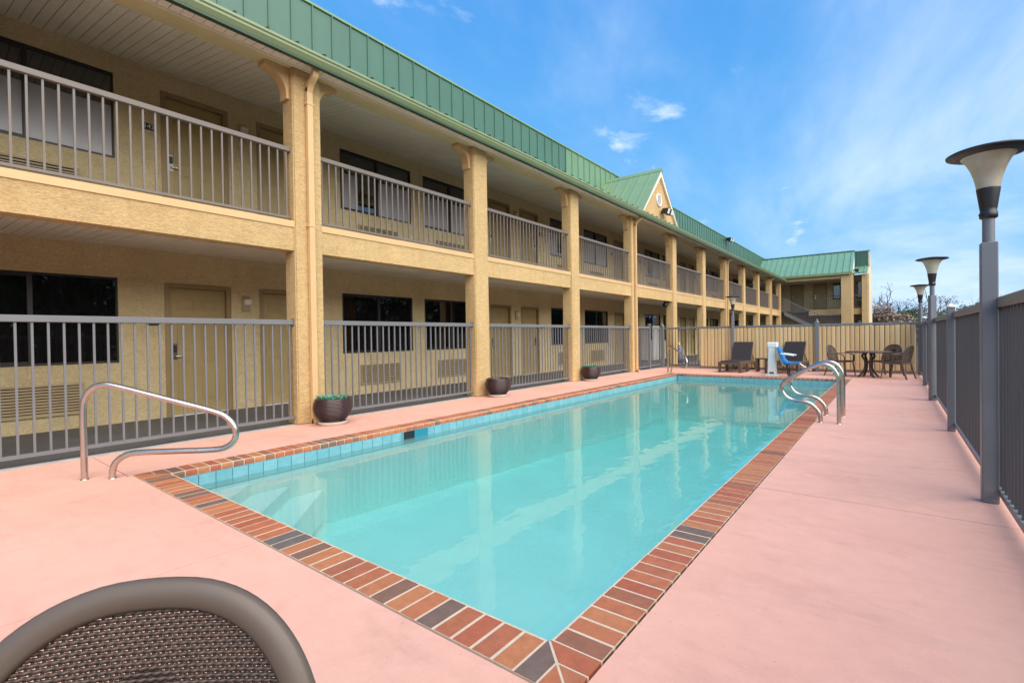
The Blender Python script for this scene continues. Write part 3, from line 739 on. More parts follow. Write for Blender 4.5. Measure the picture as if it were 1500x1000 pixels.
floodlight('small floodlight standing on the green parapet of the long roof', (XM + 0.03, 35.5, 7.72), 1.2)
# security camera under the beam
t_ = thing('security_camera', 'dark round security camera under the walkway beam beside a column', 'camera', (-7.40, colY(4) - 0.30, 2.66))
obj('bracket', MB().box(-0.04, 0.04, 0.0, 0.30, -0.08, -0.03).box(-0.05, 0.05, -0.05, 0.05, -0.03, 0.004).mesh('bracket', 'black'), t_, local=True)
obj('dome', MB().lathe([(0.0, -0.24), (0.06, -0.225), (0.10, -0.18), (0.11, -0.13), (0.10, -0.08), (0.05, -0.03), (0.05, 0.0)], 14).mesh('dome', 'black'), t_, local=True)

# ---------------------------------------------------------------- far wing with stair tower
wing = thing('motel_wing', 'far stair wing of the motel with sloped green roof and wide tan pillar', 'building', (-5, 47, 0))
WE = 45.2                                 # eave line
wobj('pillar', MB().box(-3.12, -2.42, WE - 0.2, WE + 0.45, 0, 5.62), 'stucco', wing, bev=0.02)
wobj('header_beam', MB().box(-7.0, -2.42, WE - 0.15, WE + 0.3, 5.40, 5.72), 'stucco', wing)
rf = wobj('sloped_roof', MB().hexa([(-9.3, WE - 0.35, 5.74), (-2.38, WE - 0.35, 5.74), (-2.38, WE + 2.6, 7.66), (-9.3, WE + 2.6, 7.66),
                               (-9.3, WE - 0.35, 5.82), (-2.38, WE - 0.35, 5.82), (-2.38, WE + 2.6, 7.74), (-9.3, WE + 2.6, 7.74)]), 'green_wing', wing)
x = -9.0
while x < -2.4:
    wobj('seam', MB().hexa([(x, WE - 0.36, 5.82), (x + 0.03, WE - 0.36, 5.82), (x + 0.03, WE + 2.6, 7.74), (x, WE + 2.6, 7.74),
                            (x, WE - 0.36, 5.88), (x + 0.03, WE - 0.36, 5.88), (x + 0.03, WE + 2.6, 7.80), (x, WE + 2.6, 7.80)]), 'green_wing', rf); x += 0.43
wobj('roof_fascia', MB().box(-7.0, -2.38, WE - 0.39, WE - 0.35, 5.66, 5.83), 'gutter', wing)
wobj('roof_end', MB().prism([(WE - 0.33, 5.74), (WE + 2.6, 5.74), (WE + 2.6, 7.66)], lambda u, v, w: (w, u, v), -2.50, -2.41), 'cream_trim', wing)
wobj('ridge_cap', MB().box(-9.3, -2.36, WE + 2.5, WE + 2.7, 7.72, 7.80), 'green_dark', wing)
# back wall with doors and windows of the wing
BWY = WE + 3.2
wobj('wall', MB().box(-9.8, -1.45, BWY, BWY + 0.2, 0, 5.9), 'wall', wing)
wobj('ceiling', MB().box(-9.8, -2.5, WE + 0.3, BWY, 5.42, 5.5), 'soffit', wing)
wobj('upper_floor', MB().box(-9.8, -1.5, WE + 1.4, BWY, 2.95, 3.11), 'walk', wing)
wobj('upper_beam', MB().box(-5.4, -1.5, WE + 1.25, WE + 1.4, 2.67, 3.13), 'stucco', wing)
def wing_door(x):
    d = wobj('door', MB().box(x, x + 1.0, BWY - 0.03, BWY - 0.003, 3.12, 5.4), 'frame_olive', wing)
    wobj('door_leaf', MB().box(x + 0.08, x + 0.92, BWY - 0.045, BWY - 0.03, 3.14, 5.32), 'door', d)
    wobj('lock_plate', MB().box(x + 0.12, x + 0.22, BWY - 0.06, BWY - 0.045, 4.1, 4.4), 'chrome', d)
def wing_window(x, x1, z):
    w = wobj('window', MB().box(x, x1, BWY - 0.03, BWY - 0.003, z, z + 1.36), 'bronze', wing)
    wobj('pane', MB().box(x + 0.05, (x + x1) / 2 - 0.03, BWY - 0.036, BWY - 0.03, z + 0.05, z + 1.31), 'glass', w)
    wobj('pane', MB().box((x + x1) / 2 + 0.03, x1 - 0.05, BWY - 0.036, BWY - 0.03, z + 0.05, z + 1.31), 'glass', w)
for x in (-7.0, -5.3): wing_door(x)
wing_window(-3.9, -2.9, 4.0); wing_window(-2.35, -1.6, 4.0); wing_window(-2.35, -1.6, 0.9)
ag = wobj('ac_grille', MB().box(-2.3, -1.7, BWY - 0.04, BWY - 0.003, 3.35, 3.8), 'ac', wing)
for i in range(6): wobj('louvre', MB().box(-2.27, -1.73, BWY - 0.05, BWY - 0.041, 3.39 + i * 0.065, 3.42 + i * 0.065), 'ac_dark', ag)
wobj('corner_pillar', MB().box(-1.88, -1.50, WE + 1.0, WE + 1.4, 0, 5.72), 'stucco', wing, bev=0.02)
wobj('end_wall', MB().prism([(WE + 1.0, 0), (WE + 8.0, 0), (WE + 8.0, 5.6), (WE + 5.4, 6.3), (WE + 4.0, 7.75), (WE + 3.1, 7.75), (WE + 3.1, 6.45), (WE + 1.0, 5.72)], lambda u, v, w: (w, u, v), -1.52, -1.42), 'white_wall', wing)
lo = wobj('lower_roof', MB().hexa([(-2.41, WE + 0.75, 5.74), (-1.50, WE + 0.75, 5.74), (-1.50, WE + 3.1, 6.45), (-2.41, WE + 3.1, 6.45),
                              (-2.41, WE + 0.75, 5.82), (-1.50, WE + 0.75, 5.82), (-1.50, WE + 3.1, 6.53), (-2.41, WE + 3.1, 6.53)]), 'green_wing', wing)
for x in (-2.3, -2.0, -1.72): wobj('seam', MB().hexa([(x, WE + .74, 5.82), (x + .03, WE + .74, 5.82), (x + .03, WE + 3.1, 6.53), (x, WE + 3.1, 6.53), (x, WE + .74, 5.87), (x + .03, WE + .74, 5.87), (x + .03, WE + 3.1, 6.58), (x, WE + 3.1, 6.58)]), 'green_wing', lo)
pr = wobj('parapet', MB().box(-2.41, -1.46, WE + 3.1, WE + 3.3, 6.4, 7.72), 'green_dark', wing)
for i in range(6): wobj('seam', MB().box(-2.40 + i * 0.16, -2.375 + i * 0.16, WE + 3.07, WE + 3.1, 6.5, 7.72), 'green_dark', pr)
wobj('parapet_cap', MB().box(-2.43, -1.40, WE + 3.05, WE + 3.35, 7.72, 7.79), 'green_wing', wing)
wobj('downspout', MB().box(-2.41, -2.33, WE - 0.14, WE - 0.06, 0.1, 5.6), 'paint_tan', wing)
floodlight('small lamp on the corner of the far wing roof', (-2.36, WE + 0.25, 5.98), 1.1)
# upper railing of the wing
r = wobj('upper_railing', MB().box(-5.4, -1.9, WE + 1.28, WE + 1.33, 4.13, 4.20).box(-5.4, -1.9, WE + 1.29, WE + 1.32, 3.2, 3.24), 'rail_taupe', wing)
for x in run(-5.4, -1.9, 0.14): wobj('baluster', MB().box(x - 0.012, x + 0.012, WE + 1.29, WE + 1.32, 3.24, 4.13), 'rail_taupe', r)
# staircase falling away from the long balcony
sx0, sx1, sz0, sz1 = -7.0, -4.55, 3.05, 1.62
SY0, SY1 = WE - 0.05, WE + 1.1
st = wobj('stair_stringer', MB().hexa([(sx0, SY0, sz0 - 0.32), (sx1, SY0, sz1 - 0.32), (sx1, SY0 + 0.06, sz1 - 0.32), (sx0, SY0 + 0.06, sz0 - 0.32), (sx0, SY0, sz0), (sx1, SY0, sz1), (sx1, SY0 + 0.06, sz1), (sx0, SY0 + 0.06, sz0)]), 'rail_grey', wing)
for i in range(8):
    x = sx0 + (sx1 - sx0) * i / 8; z = sz0 + (sz1 - sz0) * i / 8
    wobj('stair_tread', MB().box(x, x + 0.31, SY0 + 0.062, SY1, z - 0.11, z - 0.06), 'walk', st)
hr = wobj('stair_railing', MB().hexa([(sx0, SY0, sz0 + 0.98), (sx1, SY0, sz1 + 0.98), (sx1, SY0 + 0.05, sz1 + 0.98), (sx0, SY0 + 0.05, sz0 + 0.98), (sx0, SY0, sz0 + 1.05), (sx1, SY0, sz1 + 1.05), (sx1, SY0 + 0.05, sz1 + 1.05), (sx0, SY0 + 0.05, sz0 + 1.05)]), 'rail_grey', wing)
for x in run(sx0, sx1, 0.14):
    f = (x - sx0) / (sx1 - sx0); z = sz0 + (sz1 - sz0) * f
    wobj('baluster', MB().box(x - 0.012, x + 0.012, SY0 + 0.01, SY0 + 0.04, z + 0.002, z + 0.99), 'rail_grey', hr)
ld = wobj('stair_landing', MB().box(sx1, -3.2, SY0 - 0.05, SY1, sz1 - 0.30, sz1 - 0.12), 'walk', wing)
lr = wobj('landing_railing', MB().box(sx1 + 0.02, -3.2, SY0 - 0.03, SY0 + 0.02, sz1 + 0.98, sz1 + 1.05).box(sx1 + 0.02, -3.2, SY0 - 0.03, SY0 + 0.02, sz1 + 0.0, sz1 + 0.04), 'rail_grey', wing)
for x in run(sx1 + 0.05, -3.2, 0.13): wobj('baluster', MB().box(x - 0.012, x + 0.012, SY0 - 0.02, SY0 + 0.01, sz1 + 0.04, sz1 + 0.98), 'rail_grey', lr)

# ---------------------------------------------------------------- fences round the pool
FG = 'fence panels between the ground-floor columns'
labs = {-2: 'grey picket fence panel beyond the column without a flower pot', -1: 'grey picket fence panel in front of the door beside the bent handrail',
        0: 'grey picket fence panel between first and second flower-pot columns', 1: 'grey picket fence panel between second and third flower-pot columns',
        2: 'grey picket fence panel between the last flower pot and the gate bay column'}
def fence_panel(a, b_, label, top=True):
    f = thing('fence_panel', label, 'fence', (XRAIL, (a + b_) / 2, 0), group=FG)
    wobj('top_rail', MB().box(XRAIL - 0.032, XRAIL + 0.032, a, b_, 1.535, 1.61), 'rail_grey', f, bev=0.006)
    wobj('bottom_rail', MB().box(XRAIL - 0.022, XRAIL + 0.022, a, b_, 0.095, 0.135), 'rail_grey', f)
    for y in run(a, b_): obj('baluster', lb_me, f, (XRAIL, y, 0.132))
    for y in (a + 0.004, b_ - 0.004): wobj('end_bracket', MB().box(XRAIL - 0.045, XRAIL + 0.045, y - 0.004, y + 0.004, 1.515, 1.63), 'rail_grey', f)
    return f
for k in range(-2, 3): fence_panel(colY(k) + CWY, colY(k + 1), labs[k])
YBF = 19.0
GY = 17.8
fence_panel(colY(3) + CWY, GY - 0.05, 'narrow grey picket fence panel between a column and the gate post')
gt = thing('pool_gate', 'grey picket pool gate with black latch beside its post', 'gate', (XRAIL, GY, 0))
wobj('gate_post', MB().box(XRAIL - 0.045, XRAIL + 0.045, GY - 0.045, GY + 0.045, 0.013, 1.72), 'rail_grey', gt, bev=0.006)
lf_ = wobj('gate_leaf', MB().box(XRAIL - 0.022, XRAIL + 0.022, GY + 0.06, YBF - 0.12, 1.52, 1.59).box(XRAIL - 0.022, XRAIL + 0.022, GY + 0.06, YBF - 0.12, 0.10, 0.15)
     .box(XRAIL - 0.022, XRAIL + 0.022, GY + 0.06, GY + 0.10, 0.15, 1.52).box(XRAIL - 0.022, XRAIL + 0.022, YBF - 0.16, YBF - 0.12, 0.15, 1.52), 'rail_grey', gt)
for y in run(GY + 0.12, YBF - 0.18): obj('baluster', lb_me, lf_, (XRAIL, y, 0.132))
wobj('latch', MB().box(XRAIL + 0.024, XRAIL + 0.075, GY + 0.055, GY + 0.125, 1.12, 1.72), 'black', gt, bev=0.01)

def cap(p, w, parent, mat='white', ball=True):
    m_ = MB().lathe([(w * 1.3, 0), (w * 1.3, 0.018), (w * 0.7, 0.04), (w * 0.5, 0.05), (w * 0.62, 0.075), (w * 0.5, 0.10), (0.0, 0.115)] if ball else [(w * 1.3, 0), (w * 1.3, 0.018), (0.0, 0.05)], 12)
    return obj('post_cap', m_.mesh('post_cap', mat), parent, p)
# back fence: pickets laced with tan privacy slats
bf = thing('privacy_fence', 'tan slatted privacy fence with grey posts across the end of the pool', 'fence', (-2.5, YBF, 0))
XB0, XB1 = -7.2, 0.58
wobj('top_rail', MB().box(XB0, XB1, YBF - 0.032, YBF + 0.032, 1.505, 1.575), 'post_grey', bf, bev=0.006)
wobj('bottom_rail', MB().box(XB0, XB1, YBF - 0.022, YBF + 0.022, 0.10, 0.135), 'fence_dark', bf)
for x in (-7.2, -1.98): 
    wobj('post', MB().box(x - 0.055, x + 0.055, YBF - 0.09, YBF + 0.02, 0.0, 1.63), 'post_grey', bf, bev=0.006)
    cap((x, YBF - 0.035, 1.63), 0.055, bf, 'post_grey')
bb = MB().box(-0.01, 0.01, -0.01, 0.01, 0, 1.372).mesh('baluster', 'fence_dark')
SLX = -5.75
nsl = 0; x = SLX
slat_me = fix(MB().prism([(-0.0565, 0.0), (-0.050, -0.010), (-0.02, -0.014), (0.02, -0.014), (0.050, -0.010), (0.0565, 0.0), (0.02, -0.008), (-0.02, -0.008)], lambda u, v, w: (u, v, w), 0.10, 1.50).mesh('slat', 'board'))
for x in run(XB0 + 0.06, SLX - 0.02): obj('baluster', bb, bf, (x, YBF, 0.134))
for x in run(SLX, XB1 - 0.03):
    o = obj('slat', slat_me, bf, (x + random.uniform(-.002, .002), YBF - 0.026, random.uniform(-.012, .0)))
    o.rotation_euler = (0, random.uniform(-.003, .003), 0)
    obj('baluster', bb, bf, (x + 0.0635, YBF, 0.134))
wobj('kerb', MB().box(-7.2, 0.75, YBF + 0.06, YBF + 0.24, -0.1, 0.10), 'concrete', kind='structure')
# right-hand fence
XF = 0.585
rfn = thing('picket_fence', 'long charcoal metal picket fence with lamp posts along the pink deck', 'fence', (XF, 8, 0))
wobj('top_rail', MB().box(XF + 0.025, XF + 0.085, -4.9, YBF + 0.1, 1.465, 1.54), simple('taupe_top_rail', (0.20, 0.17, 0.155), 0.45, 0.08), rfn, bev=0.006)
wobj('bottom_rail', MB().box(XF + 0.03, XF + 0.08, -4.9, YBF + 0.1, 0.07, 0.115), 'post_grey', rfn)
for y in run(-4.9, YBF, 0.118): obj('baluster', rb_me, rfn, (XF + 0.055, y, 0.110))
for y in (-1.65, 1.70, 8.45, 15.15):
    wobj('post', MB().box(XF - 0.035, XF + 0.045, y - 0.04, y + 0.04, 0, 1.60), 'post_grey', rfn, bev=0.006)
    obj('post_cap', MB().lathe([(0.068, 0), (0.068, 0.015), (0.0, 0.045)], 4).mesh('post_cap', 'white'), rfn, (XF + 0.005, y, 1.60), rot=(0, 0, R(45)))

# ---------------------------------------------------------------- lamp posts
def lamp_post(x, y, label):
    L = thing('lamp_post', label, 'lamp', (x, y, 0), group='flared lamp posts around the pool deck')
    obj('post', bevel(MB().box(-0.048, 0.048, -0.048, 0.048, 0, 1.955).mesh('post', 'post_grey'), 0.006), L, local=True)
    obj('pole', MB().lathe([(0.036, 1.955), (0.036, 2.16)], 16).mesh('pole', 'post_grey'), L, local=True)
    c = obj('lamp_cup', MB().lathe([(0.044, 2.135), (0.052, 2.14), (0.053, 2.18), (0.047, 2.185), (0.050, 2.21), (0.069, 2.355), (0.069, 2.36), (0.035, 2.36)], 24).mesh('lamp_cup', 'black'), L, local=True)
    for a in (0.6, 3.7): obj('screw', MB().tube([(0.05 * math.cos(a), 0.05 * math.sin(a), 2.16), (0.068 * math.cos(a), 0.068 * math.sin(a), 2.16)], 0.005, 6).mesh('screw', 'black'), c, local=True)
    obj('lens', MB().lathe([(0.067, 2.36), (0.073, 2.40), (0.084, 2.45), (0.102, 2.51), (0.127, 2.565), (0.160, 2.605)], 28).mesh('lens', 'lens'), L, local=True)
    obj('lamp_cap', MB().lathe([(0.0, 2.602), (0.14, 2.603), (0.165, 2.602), (0.215, 2.612), (0.240, 2.622), (0.243, 2.632), (0.222, 2.642), (0.11, 2.66), (0.0, 2.667)], 32).mesh('lamp_cap', 'black'), L, local=True)
    return L
lp = lamp_post(0.572, 5.12, 'large grey lamp post with stained cream lens at the bare deck beside the picket fence')
dup(lp, (0.58, 12.0, 0), 0.4, 'grey lamp post midway along the charcoal picket fence')
dup(lp, (0.64, 18.75, 0), 0.9, 'grey lamp post in the corner where picket and privacy fences meet')
dup(lp, (-4.57, YBF - 0.10, 0), 0.2, 'grey lamp post at the privacy fence behind the first lounger')

# ---------------------------------------------------------------- planters
def planter(loc, label):
    L = thing('flower_pot', label, 'flower pot', loc, random.random() * 6, group='brown pots on the pool deck')
    prof_ = [(0.12, 0.05), (0.20, 0.06)]; n_ = 17
    for i in range(n_ + 1):
        a = i / n_; z = 0.07 + 0.33 * a; r = 0.288 * (1 - (abs(a - 0.58) / 0.95) ** 2.1) if a < .58 else 0.288 * (1 - 0.13 * ((a - .58) / .42) ** 1.8)
        prof_.append((r + 0.0035 * math.sin(i * math.pi), z)); 
        if i < n_: prof_.append((r + 0.001, z + 0.33 / n_ * 0.55)); prof_.append((r - 0.009, z + 0.33 / n_ * 0.78))
    rt = prof_[-1][0]
    prof_ += [(rt - 0.012, 0.405), (rt - 0.035, 0.395), (rt - 0.045, 0.34)]
    obj('bowl', MB().lathe(prof_, 36).mesh('bowl', 'pot'), L, local=True)
    obj('soil', MB().lathe([(0.0, 0.365), (rt - 0.04, 0.355)], 20).mesh('soil', 'soil'), L, local=True)
    obj('saucer', MB().lathe([(0.19, 0.0), (0.215, 0.035), (0.22, 0.05), (0.20, 0.055), (0.0, 0.055)], 28).mesh('saucer', 'saucer'), L, local=True)
    return L
def plant(loc, label, n_, sd):
    rnd = random.Random(sd); m_ = MB()
    for i in range(n_):
        a = rnd.uniform(0, 6.28); r0 = 0.20 * math.sqrt(rnd.random()); h = rnd.uniform(0.05, 0.11); w = rnd.uniform(0.010, 0.018)
        p = Vector((r0 * math.cos(a), r0 * math.sin(a), -0.01)); b2 = a + rnd.uniform(-.8, .8); lean = rnd.uniform(0.02, 0.09)
        tip = p + Vector((lean * math.cos(b2), lean * math.sin(b2), h)); mid = p.lerp(tip, 0.45) + Vector((0, 0, 0.012))
        s_ = Vector((-math.sin(b2), math.cos(b2), 0)) * w; d_ = Vector((math.cos(b2), math.sin(b2), 0.2)) * w * 0.5
        m_.add([p - s_ * .6, p + s_ * .6, mid + s_, tip, mid - s_, p + d_, mid + d_ * 1.2], [(0, 4, 6, 5), (5, 6, 2, 1), (4, 3, 6), (6, 3, 2)], True)
    o = thing('succulent_plant', label, 'plant', loc, me=m_.mesh('succulent_plant', 'succulent')); return o
P1, P2, P3 = (-6.80, 4.22, 0.0), (-6.83, 8.25, 0.0), (-6.90, 12.55, 0.0)
planter(P1, 'brown ribbed bowl pot with green plants beside the downspout column')
planter(P2, 'brown ribbed bowl pot with nothing green above its rim')
planter(P3, 'brown ribbed bowl pot with green plants by the last fenced column')
plant((P1[0], P1[1], 0.37), 'spiky blue-green plants in the pot beside the downspout column', 150, 1)
plant((P3[0], P3[1], 0.37), 'spiky blue-green plants in the pot by the last fenced column', 190, 2)

# ---------------------------------------------------------------- stainless rails
def rail_path(base, d, pts, sgn=1):
    d = Vector((d[0], d[1], 0)).normalized(); B = Vector(base)
    return [B + d * s + Vector((0, 0, z)) for s, z in pts]
HR = [(0, -0.02), (0.0, 0.3), (0.0, 0.68), (0.025, 0.79), (0.085, 0.868), (0.17, 0.898), (0.28, 0.885), (0.75, 0.742), (1.17, 0.61), (1.30, 0.535), (1.365, 0.43), (1.355, 0.325), (1.275, 0.255), (1.14, 0.235), (0.80, 0.237), (0.48, 0.237), (0.36, 0.215), (0.275, 0.15), (0.245, 0.06), (0.245, -0.02)]
def handrail(base, d, label):
    t_ = thing('handrail', label, 'handrail', base)
    path = [p - Vector(base) for p in rail_path(base, d, HR)]
    obj('rail_tube', MB().tube(catmull(path, 5), 0.0285, 14).mesh('rail_tube', 'steel'), t_, local=True)
    dn = Vector((d[0], d[1], 0)).normalized()
    for s_ in (0.0, 0.245):
        obj('escutcheon', MB().lathe([(0.036, 0.001), (0.034, 0.006), (0.024, 0.010)], 16).mesh('escutcheon', 'steel'), t_, dn * s_, local=True)
    return t_
handrail((-6.10, 1.157, 0), (1, 1), 'bent stainless handrail beside the diagonal entry steps')
handrail((-6.12, YF + 0.58, 0), (1, -1), 'bent stainless handrail on the deck corner near the gate')
LD = [(-0.61, -0.02), (-0.61, 0.25), (-0.61, 0.55), (-0.63, 0.70), (-0.70, 0.805), (-0.80, 0.838), (-0.90, 0.815), (-1.08, 0.715), (-1.25, 0.60), (-1.315, 0.53), (-1.325, 0.44), (-1.27, 0.345), (-1.18, 0.30), (-1.05, 0.288), (-0.95, 0.255), (-0.87, 0.175), (-0.835, 0.08), (-0.833, -0.02)]
for y in (8.3, 9.06):
    t_ = thing('ladder_grab_rail', 'looped stainless ladder grab rail at the brick edge, ' + ('on the side of the deck joint' if y < 8.5 else 'on the side of the patio table'), 'grab rail', (-0.61, y, 0), group='pair of ladder grab rails')
    obj('rail_tube', MB().tube(catmull([(x + 0.61, 0, z) for x, z in LD], 5), 0.0285, 14).mesh('rail_tube', 'steel'), t_, local=True)
    for x in (0.0, -0.223): obj('escutcheon', MB().lathe([(0.036, 0.001), (0.034, 0.006), (0.024, 0.010)], 16).mesh('escutcheon', 'steel'), t_, (x, 0, 0), local=True)

# ---------------------------------------------------------------- chairs (moulded resin with woven infill); local front is +Y
def arch_pts(w, z0, ztop, n_=22):
    out = []
    for i in range(n_ + 1):
        a = math.pi * i / n_
        c, s = math.cos(a), math.sin(a)
        out.append((-w * (abs(c) ** 0.80) * (1 if c > 0 else -1), z0 + (ztop - z0) * (s ** 0.86)))
    return out
def back_y(z): return -0.20 - (z - 0.42) * 0.24           # reclined
def back_curve(x, z): return back_y(z) + 0.55 * x * x * (0.9 if z > 0.5 else 0.6)
def make_chair(label, group, loc, rz):
    ch = thing('resin_chair', label, 'chair', loc, rz, group)
    W = 0.2615
    ap = [(-W * 0.93, 0.40)] + [(x, z) for x, z in arch_pts(W, 0.60, 0.90)] + [(W * 0.93, 0.40)]
    path = catmull([(x, back_curve(x, z), z) for x, z in ap], 2)
    sec = [(-0.0225, -0.006), (-0.017, -0.012), (0.0, -0.0145), (0.017, -0.012), (0.0225, -0.006), (0.0225, 0.006), (0.017, 0.012), (0.0, 0.0145), (-0.017, 0.012), (-0.0225, 0.006)]
    m_ = MB(); vs = []; n_ = len(path)
    for i, p in enumerate(path):
        t_ = (path[min(i + 1, n_ - 1)] - path[max(i - 1, 0)]).normalized()
        nrm = Vector((0, 1, 0.24)).normalized(); inw = t_.cross(nrm).normalized()
        for u, v in sec: vs.append(p + inw * u + nrm * v)
    m = len(sec)
    m_.add(vs, [(i * m + k, i * m + (k + 1) % m, (i + 1) * m + (k + 1) % m, (i + 1) * m + k) for i in range(n_ - 1) for k in range(m)], True)
    obj('back_frame', m_.mesh('back_frame', 'resin'), ch, local=True)
    # woven infill: flattened strands over staggered ribs
    wv = MB(); rp = 0.0078; cell = 0.0140; row = 0; z = 0.43
    def half(z):
        if z <= 0.60: return W * (0.93 + 0.07 * (z - 0.40) / 0.2) - 0.012
        s = min(1.0, ((z - 0.60) / 0.30) ** (1 / 0.86)); c = math.sqrt(max(0, 1 - s * s)); return W * c ** 0.80 - 0.02
    while z < 0.885:
        hw = half(z)
        if hw > 0.02:
            n_ = max(3, int(hw * 2 / (cell / 4))); pts = []
            for i in range(n_ + 1):
                x = -hw + 2 * hw * i / n_
                ph = math.pi * (x / cell + (0.5 if row % 2 else 0.0)) * 2
                pts.append((x, back_curve(x, z) + 0.0017 * math.cos(ph), z))
            wv.sweep(pts, [(-0.0013, -0.0029), (0.0013, -0.0029), (0.0022, 0), (0.0013, 0.0029), (-0.0013, 0.0029), (-0.0022, 0)], up=(0, 0, 1))
            # short uprights bridging to the next row
            j = -int(hw / cell) - 1
            zc = z + rp / 2
            while j * cell < hw:
                for k2 in (0, 1):
                    x = (j + (0.5 if row % 2 else 0.0) + k2 * 0.5) * cell
                    wd = 0.0029 if k2 == 0 else 0.0
                    dense = ((x / 0.066) ** 2 + ((zc - 0.738) / 0.056) ** 2) < 1
                    if dense: wd = 0.0037
                    if wd and abs(x) < hw - 0.004:
                        y_ = back_curve(x, zc) - 0.001
                        wv.add([(x - wd, y_, z), (x + wd, y_, z), (x + wd, back_curve(x, zc) - 0.001 - rp * .24, z + rp), (x - wd, y_ - rp * .24, z + rp)], [(0, 1, 2, 3)])
                j += 1
        z += rp; row += 1
    obj('woven_back', wv.mesh('woven_back', 'wicker'), ch, local=True, kind='stuff')
    # seat
    sv = MB(); y = -0.19; row = 0
    while y < 0.25:
        pts = [(-0.235 + 0.47 * i / 32, y, 0.425 + 0.0035 * math.cos(math.pi * i + (math.pi if row % 2 else 0)) - 0.012 * math.sin(math.pi * (y + 0.19) / 0.44)) for i in range(33)]
        sv.sweep(pts, [(-0.006, -0.0025), (0.006, -0.0025), (0.006, 0.0025), (-0.006, 0.0025)], up=(0, 1, 0), smooth=False); y += 0.0165; row += 1
    obj('woven_seat', sv.mesh('woven_seat', 'wicker'), ch, local=True, kind='stuff')
    sf = [(-0.25, -0.21, 0.42), (-0.27, 0.1, 0.425), (-0.25, 0.25, 0.43), (0, 0.275, 0.43), (0.25, 0.25, 0.43), (0.27, 0.1, 0.425), (0.25, -0.21, 0.42), (0, -0.22, 0.42)]
    obj('seat_frame', MB().sweep(sf, [(-.022, -.022), (.022, -.022), (.022, .022), (-.022, .022)], closed=True, smooth=False).mesh('seat_frame', 'resin'), ch, local=True)
    for s in (-1, 1):
        obj('leg', MB().sweep([(s * 0.25, 0.235, 0.42), (s * 0.262, 0.262, 0.2), (s * 0.275, 0.29, 0.0)], [(-.024, -.018), (.024, -.018), (.024, .018), (-.024, .018)], smooth=False, scale=[1, .9, .75]).mesh('leg', 'resin'), ch, local=True)
        obj('leg', MB().sweep([(s * 0.245, -0.20, 0.42), (s * 0.252, -0.25, 0.2), (s * 0.265, -0.31, 0.0)], [(-.024, -.018), (.024, -.018), (.024, .018), (-.024, .018)], smooth=False, scale=[1, .9, .75]).mesh('leg', 'resin'), ch, local=True)
        arm = catmull([(s * 0.262, back_curve(0.262, 0.66), 0.66), (s * 0.300, -0.12, 0.665), (s * 0.310, 0.08, 0.655), (s * 0.298, 0.21, 0.63), (s * 0.275, 0.25, 0.56), (s * 0.255, 0.245, 0.43)], 5)
        obj('armrest', MB().sweep(arm, [(-.026, -.010), (.026, -.010), (.026, .010), (-.026, .010)], smooth=True).mesh('armrest', 'resin'), ch, local=True)
    return ch
CG = 'brown resin chairs with woven backs'
fc = make_chair('brown resin chair with arched woven back standing alone on the near deck', CG, (-0.95, 0.28, 0), 0)
def face(o, x, y, tx, ty): o.location = (x, y, 0); o.rotation_euler = (0, 0, math.atan2(ty - y, tx - x) - math.pi / 2)
u = Vector((-0.957, 0.287))
fc.location = (-0.705, 0.039, 0); fc.rotation_euler = (0, 0, -2.342)
TBL = (-0.56, 17.35)
c2 = dup(fc, (0, 0, 0), 0, 'brown resin chair beside the lone near chair, only its edge in view', CG); face(c2, -0.93, -0.46, 0.2, -0.25)
c3 = dup(fc, (0, 0, 0), 0, 'brown resin chair at the round table, on the side nearest the ladder', CG); face(c3, TBL[0] - 0.70, TBL[1] + 0.28, *TBL)
c4 = dup(fc, (0, 0, 0), 0, 'brown resin chair turned with its back to the picket fence at the round table', CG); face(c4, TBL[0] + 0.66, TBL[1] - 0.28, *TBL)
c5 = dup(fc, (0, 0, 0), 0, 'brown resin chair at the round table, nearest the privacy fence', CG); face(c5, TBL[0] + 0.42, TBL[1] + 0.62, *TBL)
tb = thing('patio_table', 'round dark brown patio table between three resin chairs', 'table', (*TBL, 0))
obj('table_top', MB().lathe([(0.0, 0.70), (0.53, 0.70), (0.555, 0.705), (0.56, 0.725), (0.545, 0.735), (0.0, 0.735)], 36).mesh('table_top', 'wicker'), tb, local=True)
for i in range(4):
    a = i * math.pi / 2 + 0.5; c_, s_ = math.cos(a), math.sin(a)
    obj('leg', MB().sweep(catmull([(0.10 * c_, 0.10 * s_, 0.70), (0.16 * c_, 0.16 * s_, 0.60), (0.085 * c_, 0.085 * s_, 0.45), (0.11 * c_, 0.11 * s_, 0.2), (0.27 * c_, 0.27 * s_, 0.0)], 5), [(-.022, -.022), (.022, -.022), (.022, .022), (-.022, .022)]).mesh('leg', 'wicker'), tb, local=True)
obj('centre_ring', MB().lathe([(0.07, 0.40), (0.10, 0.40), (0.10, 0.46), (0.07, 0.46)], 16).mesh('centre_ring', 'wicker'), tb, local=True)

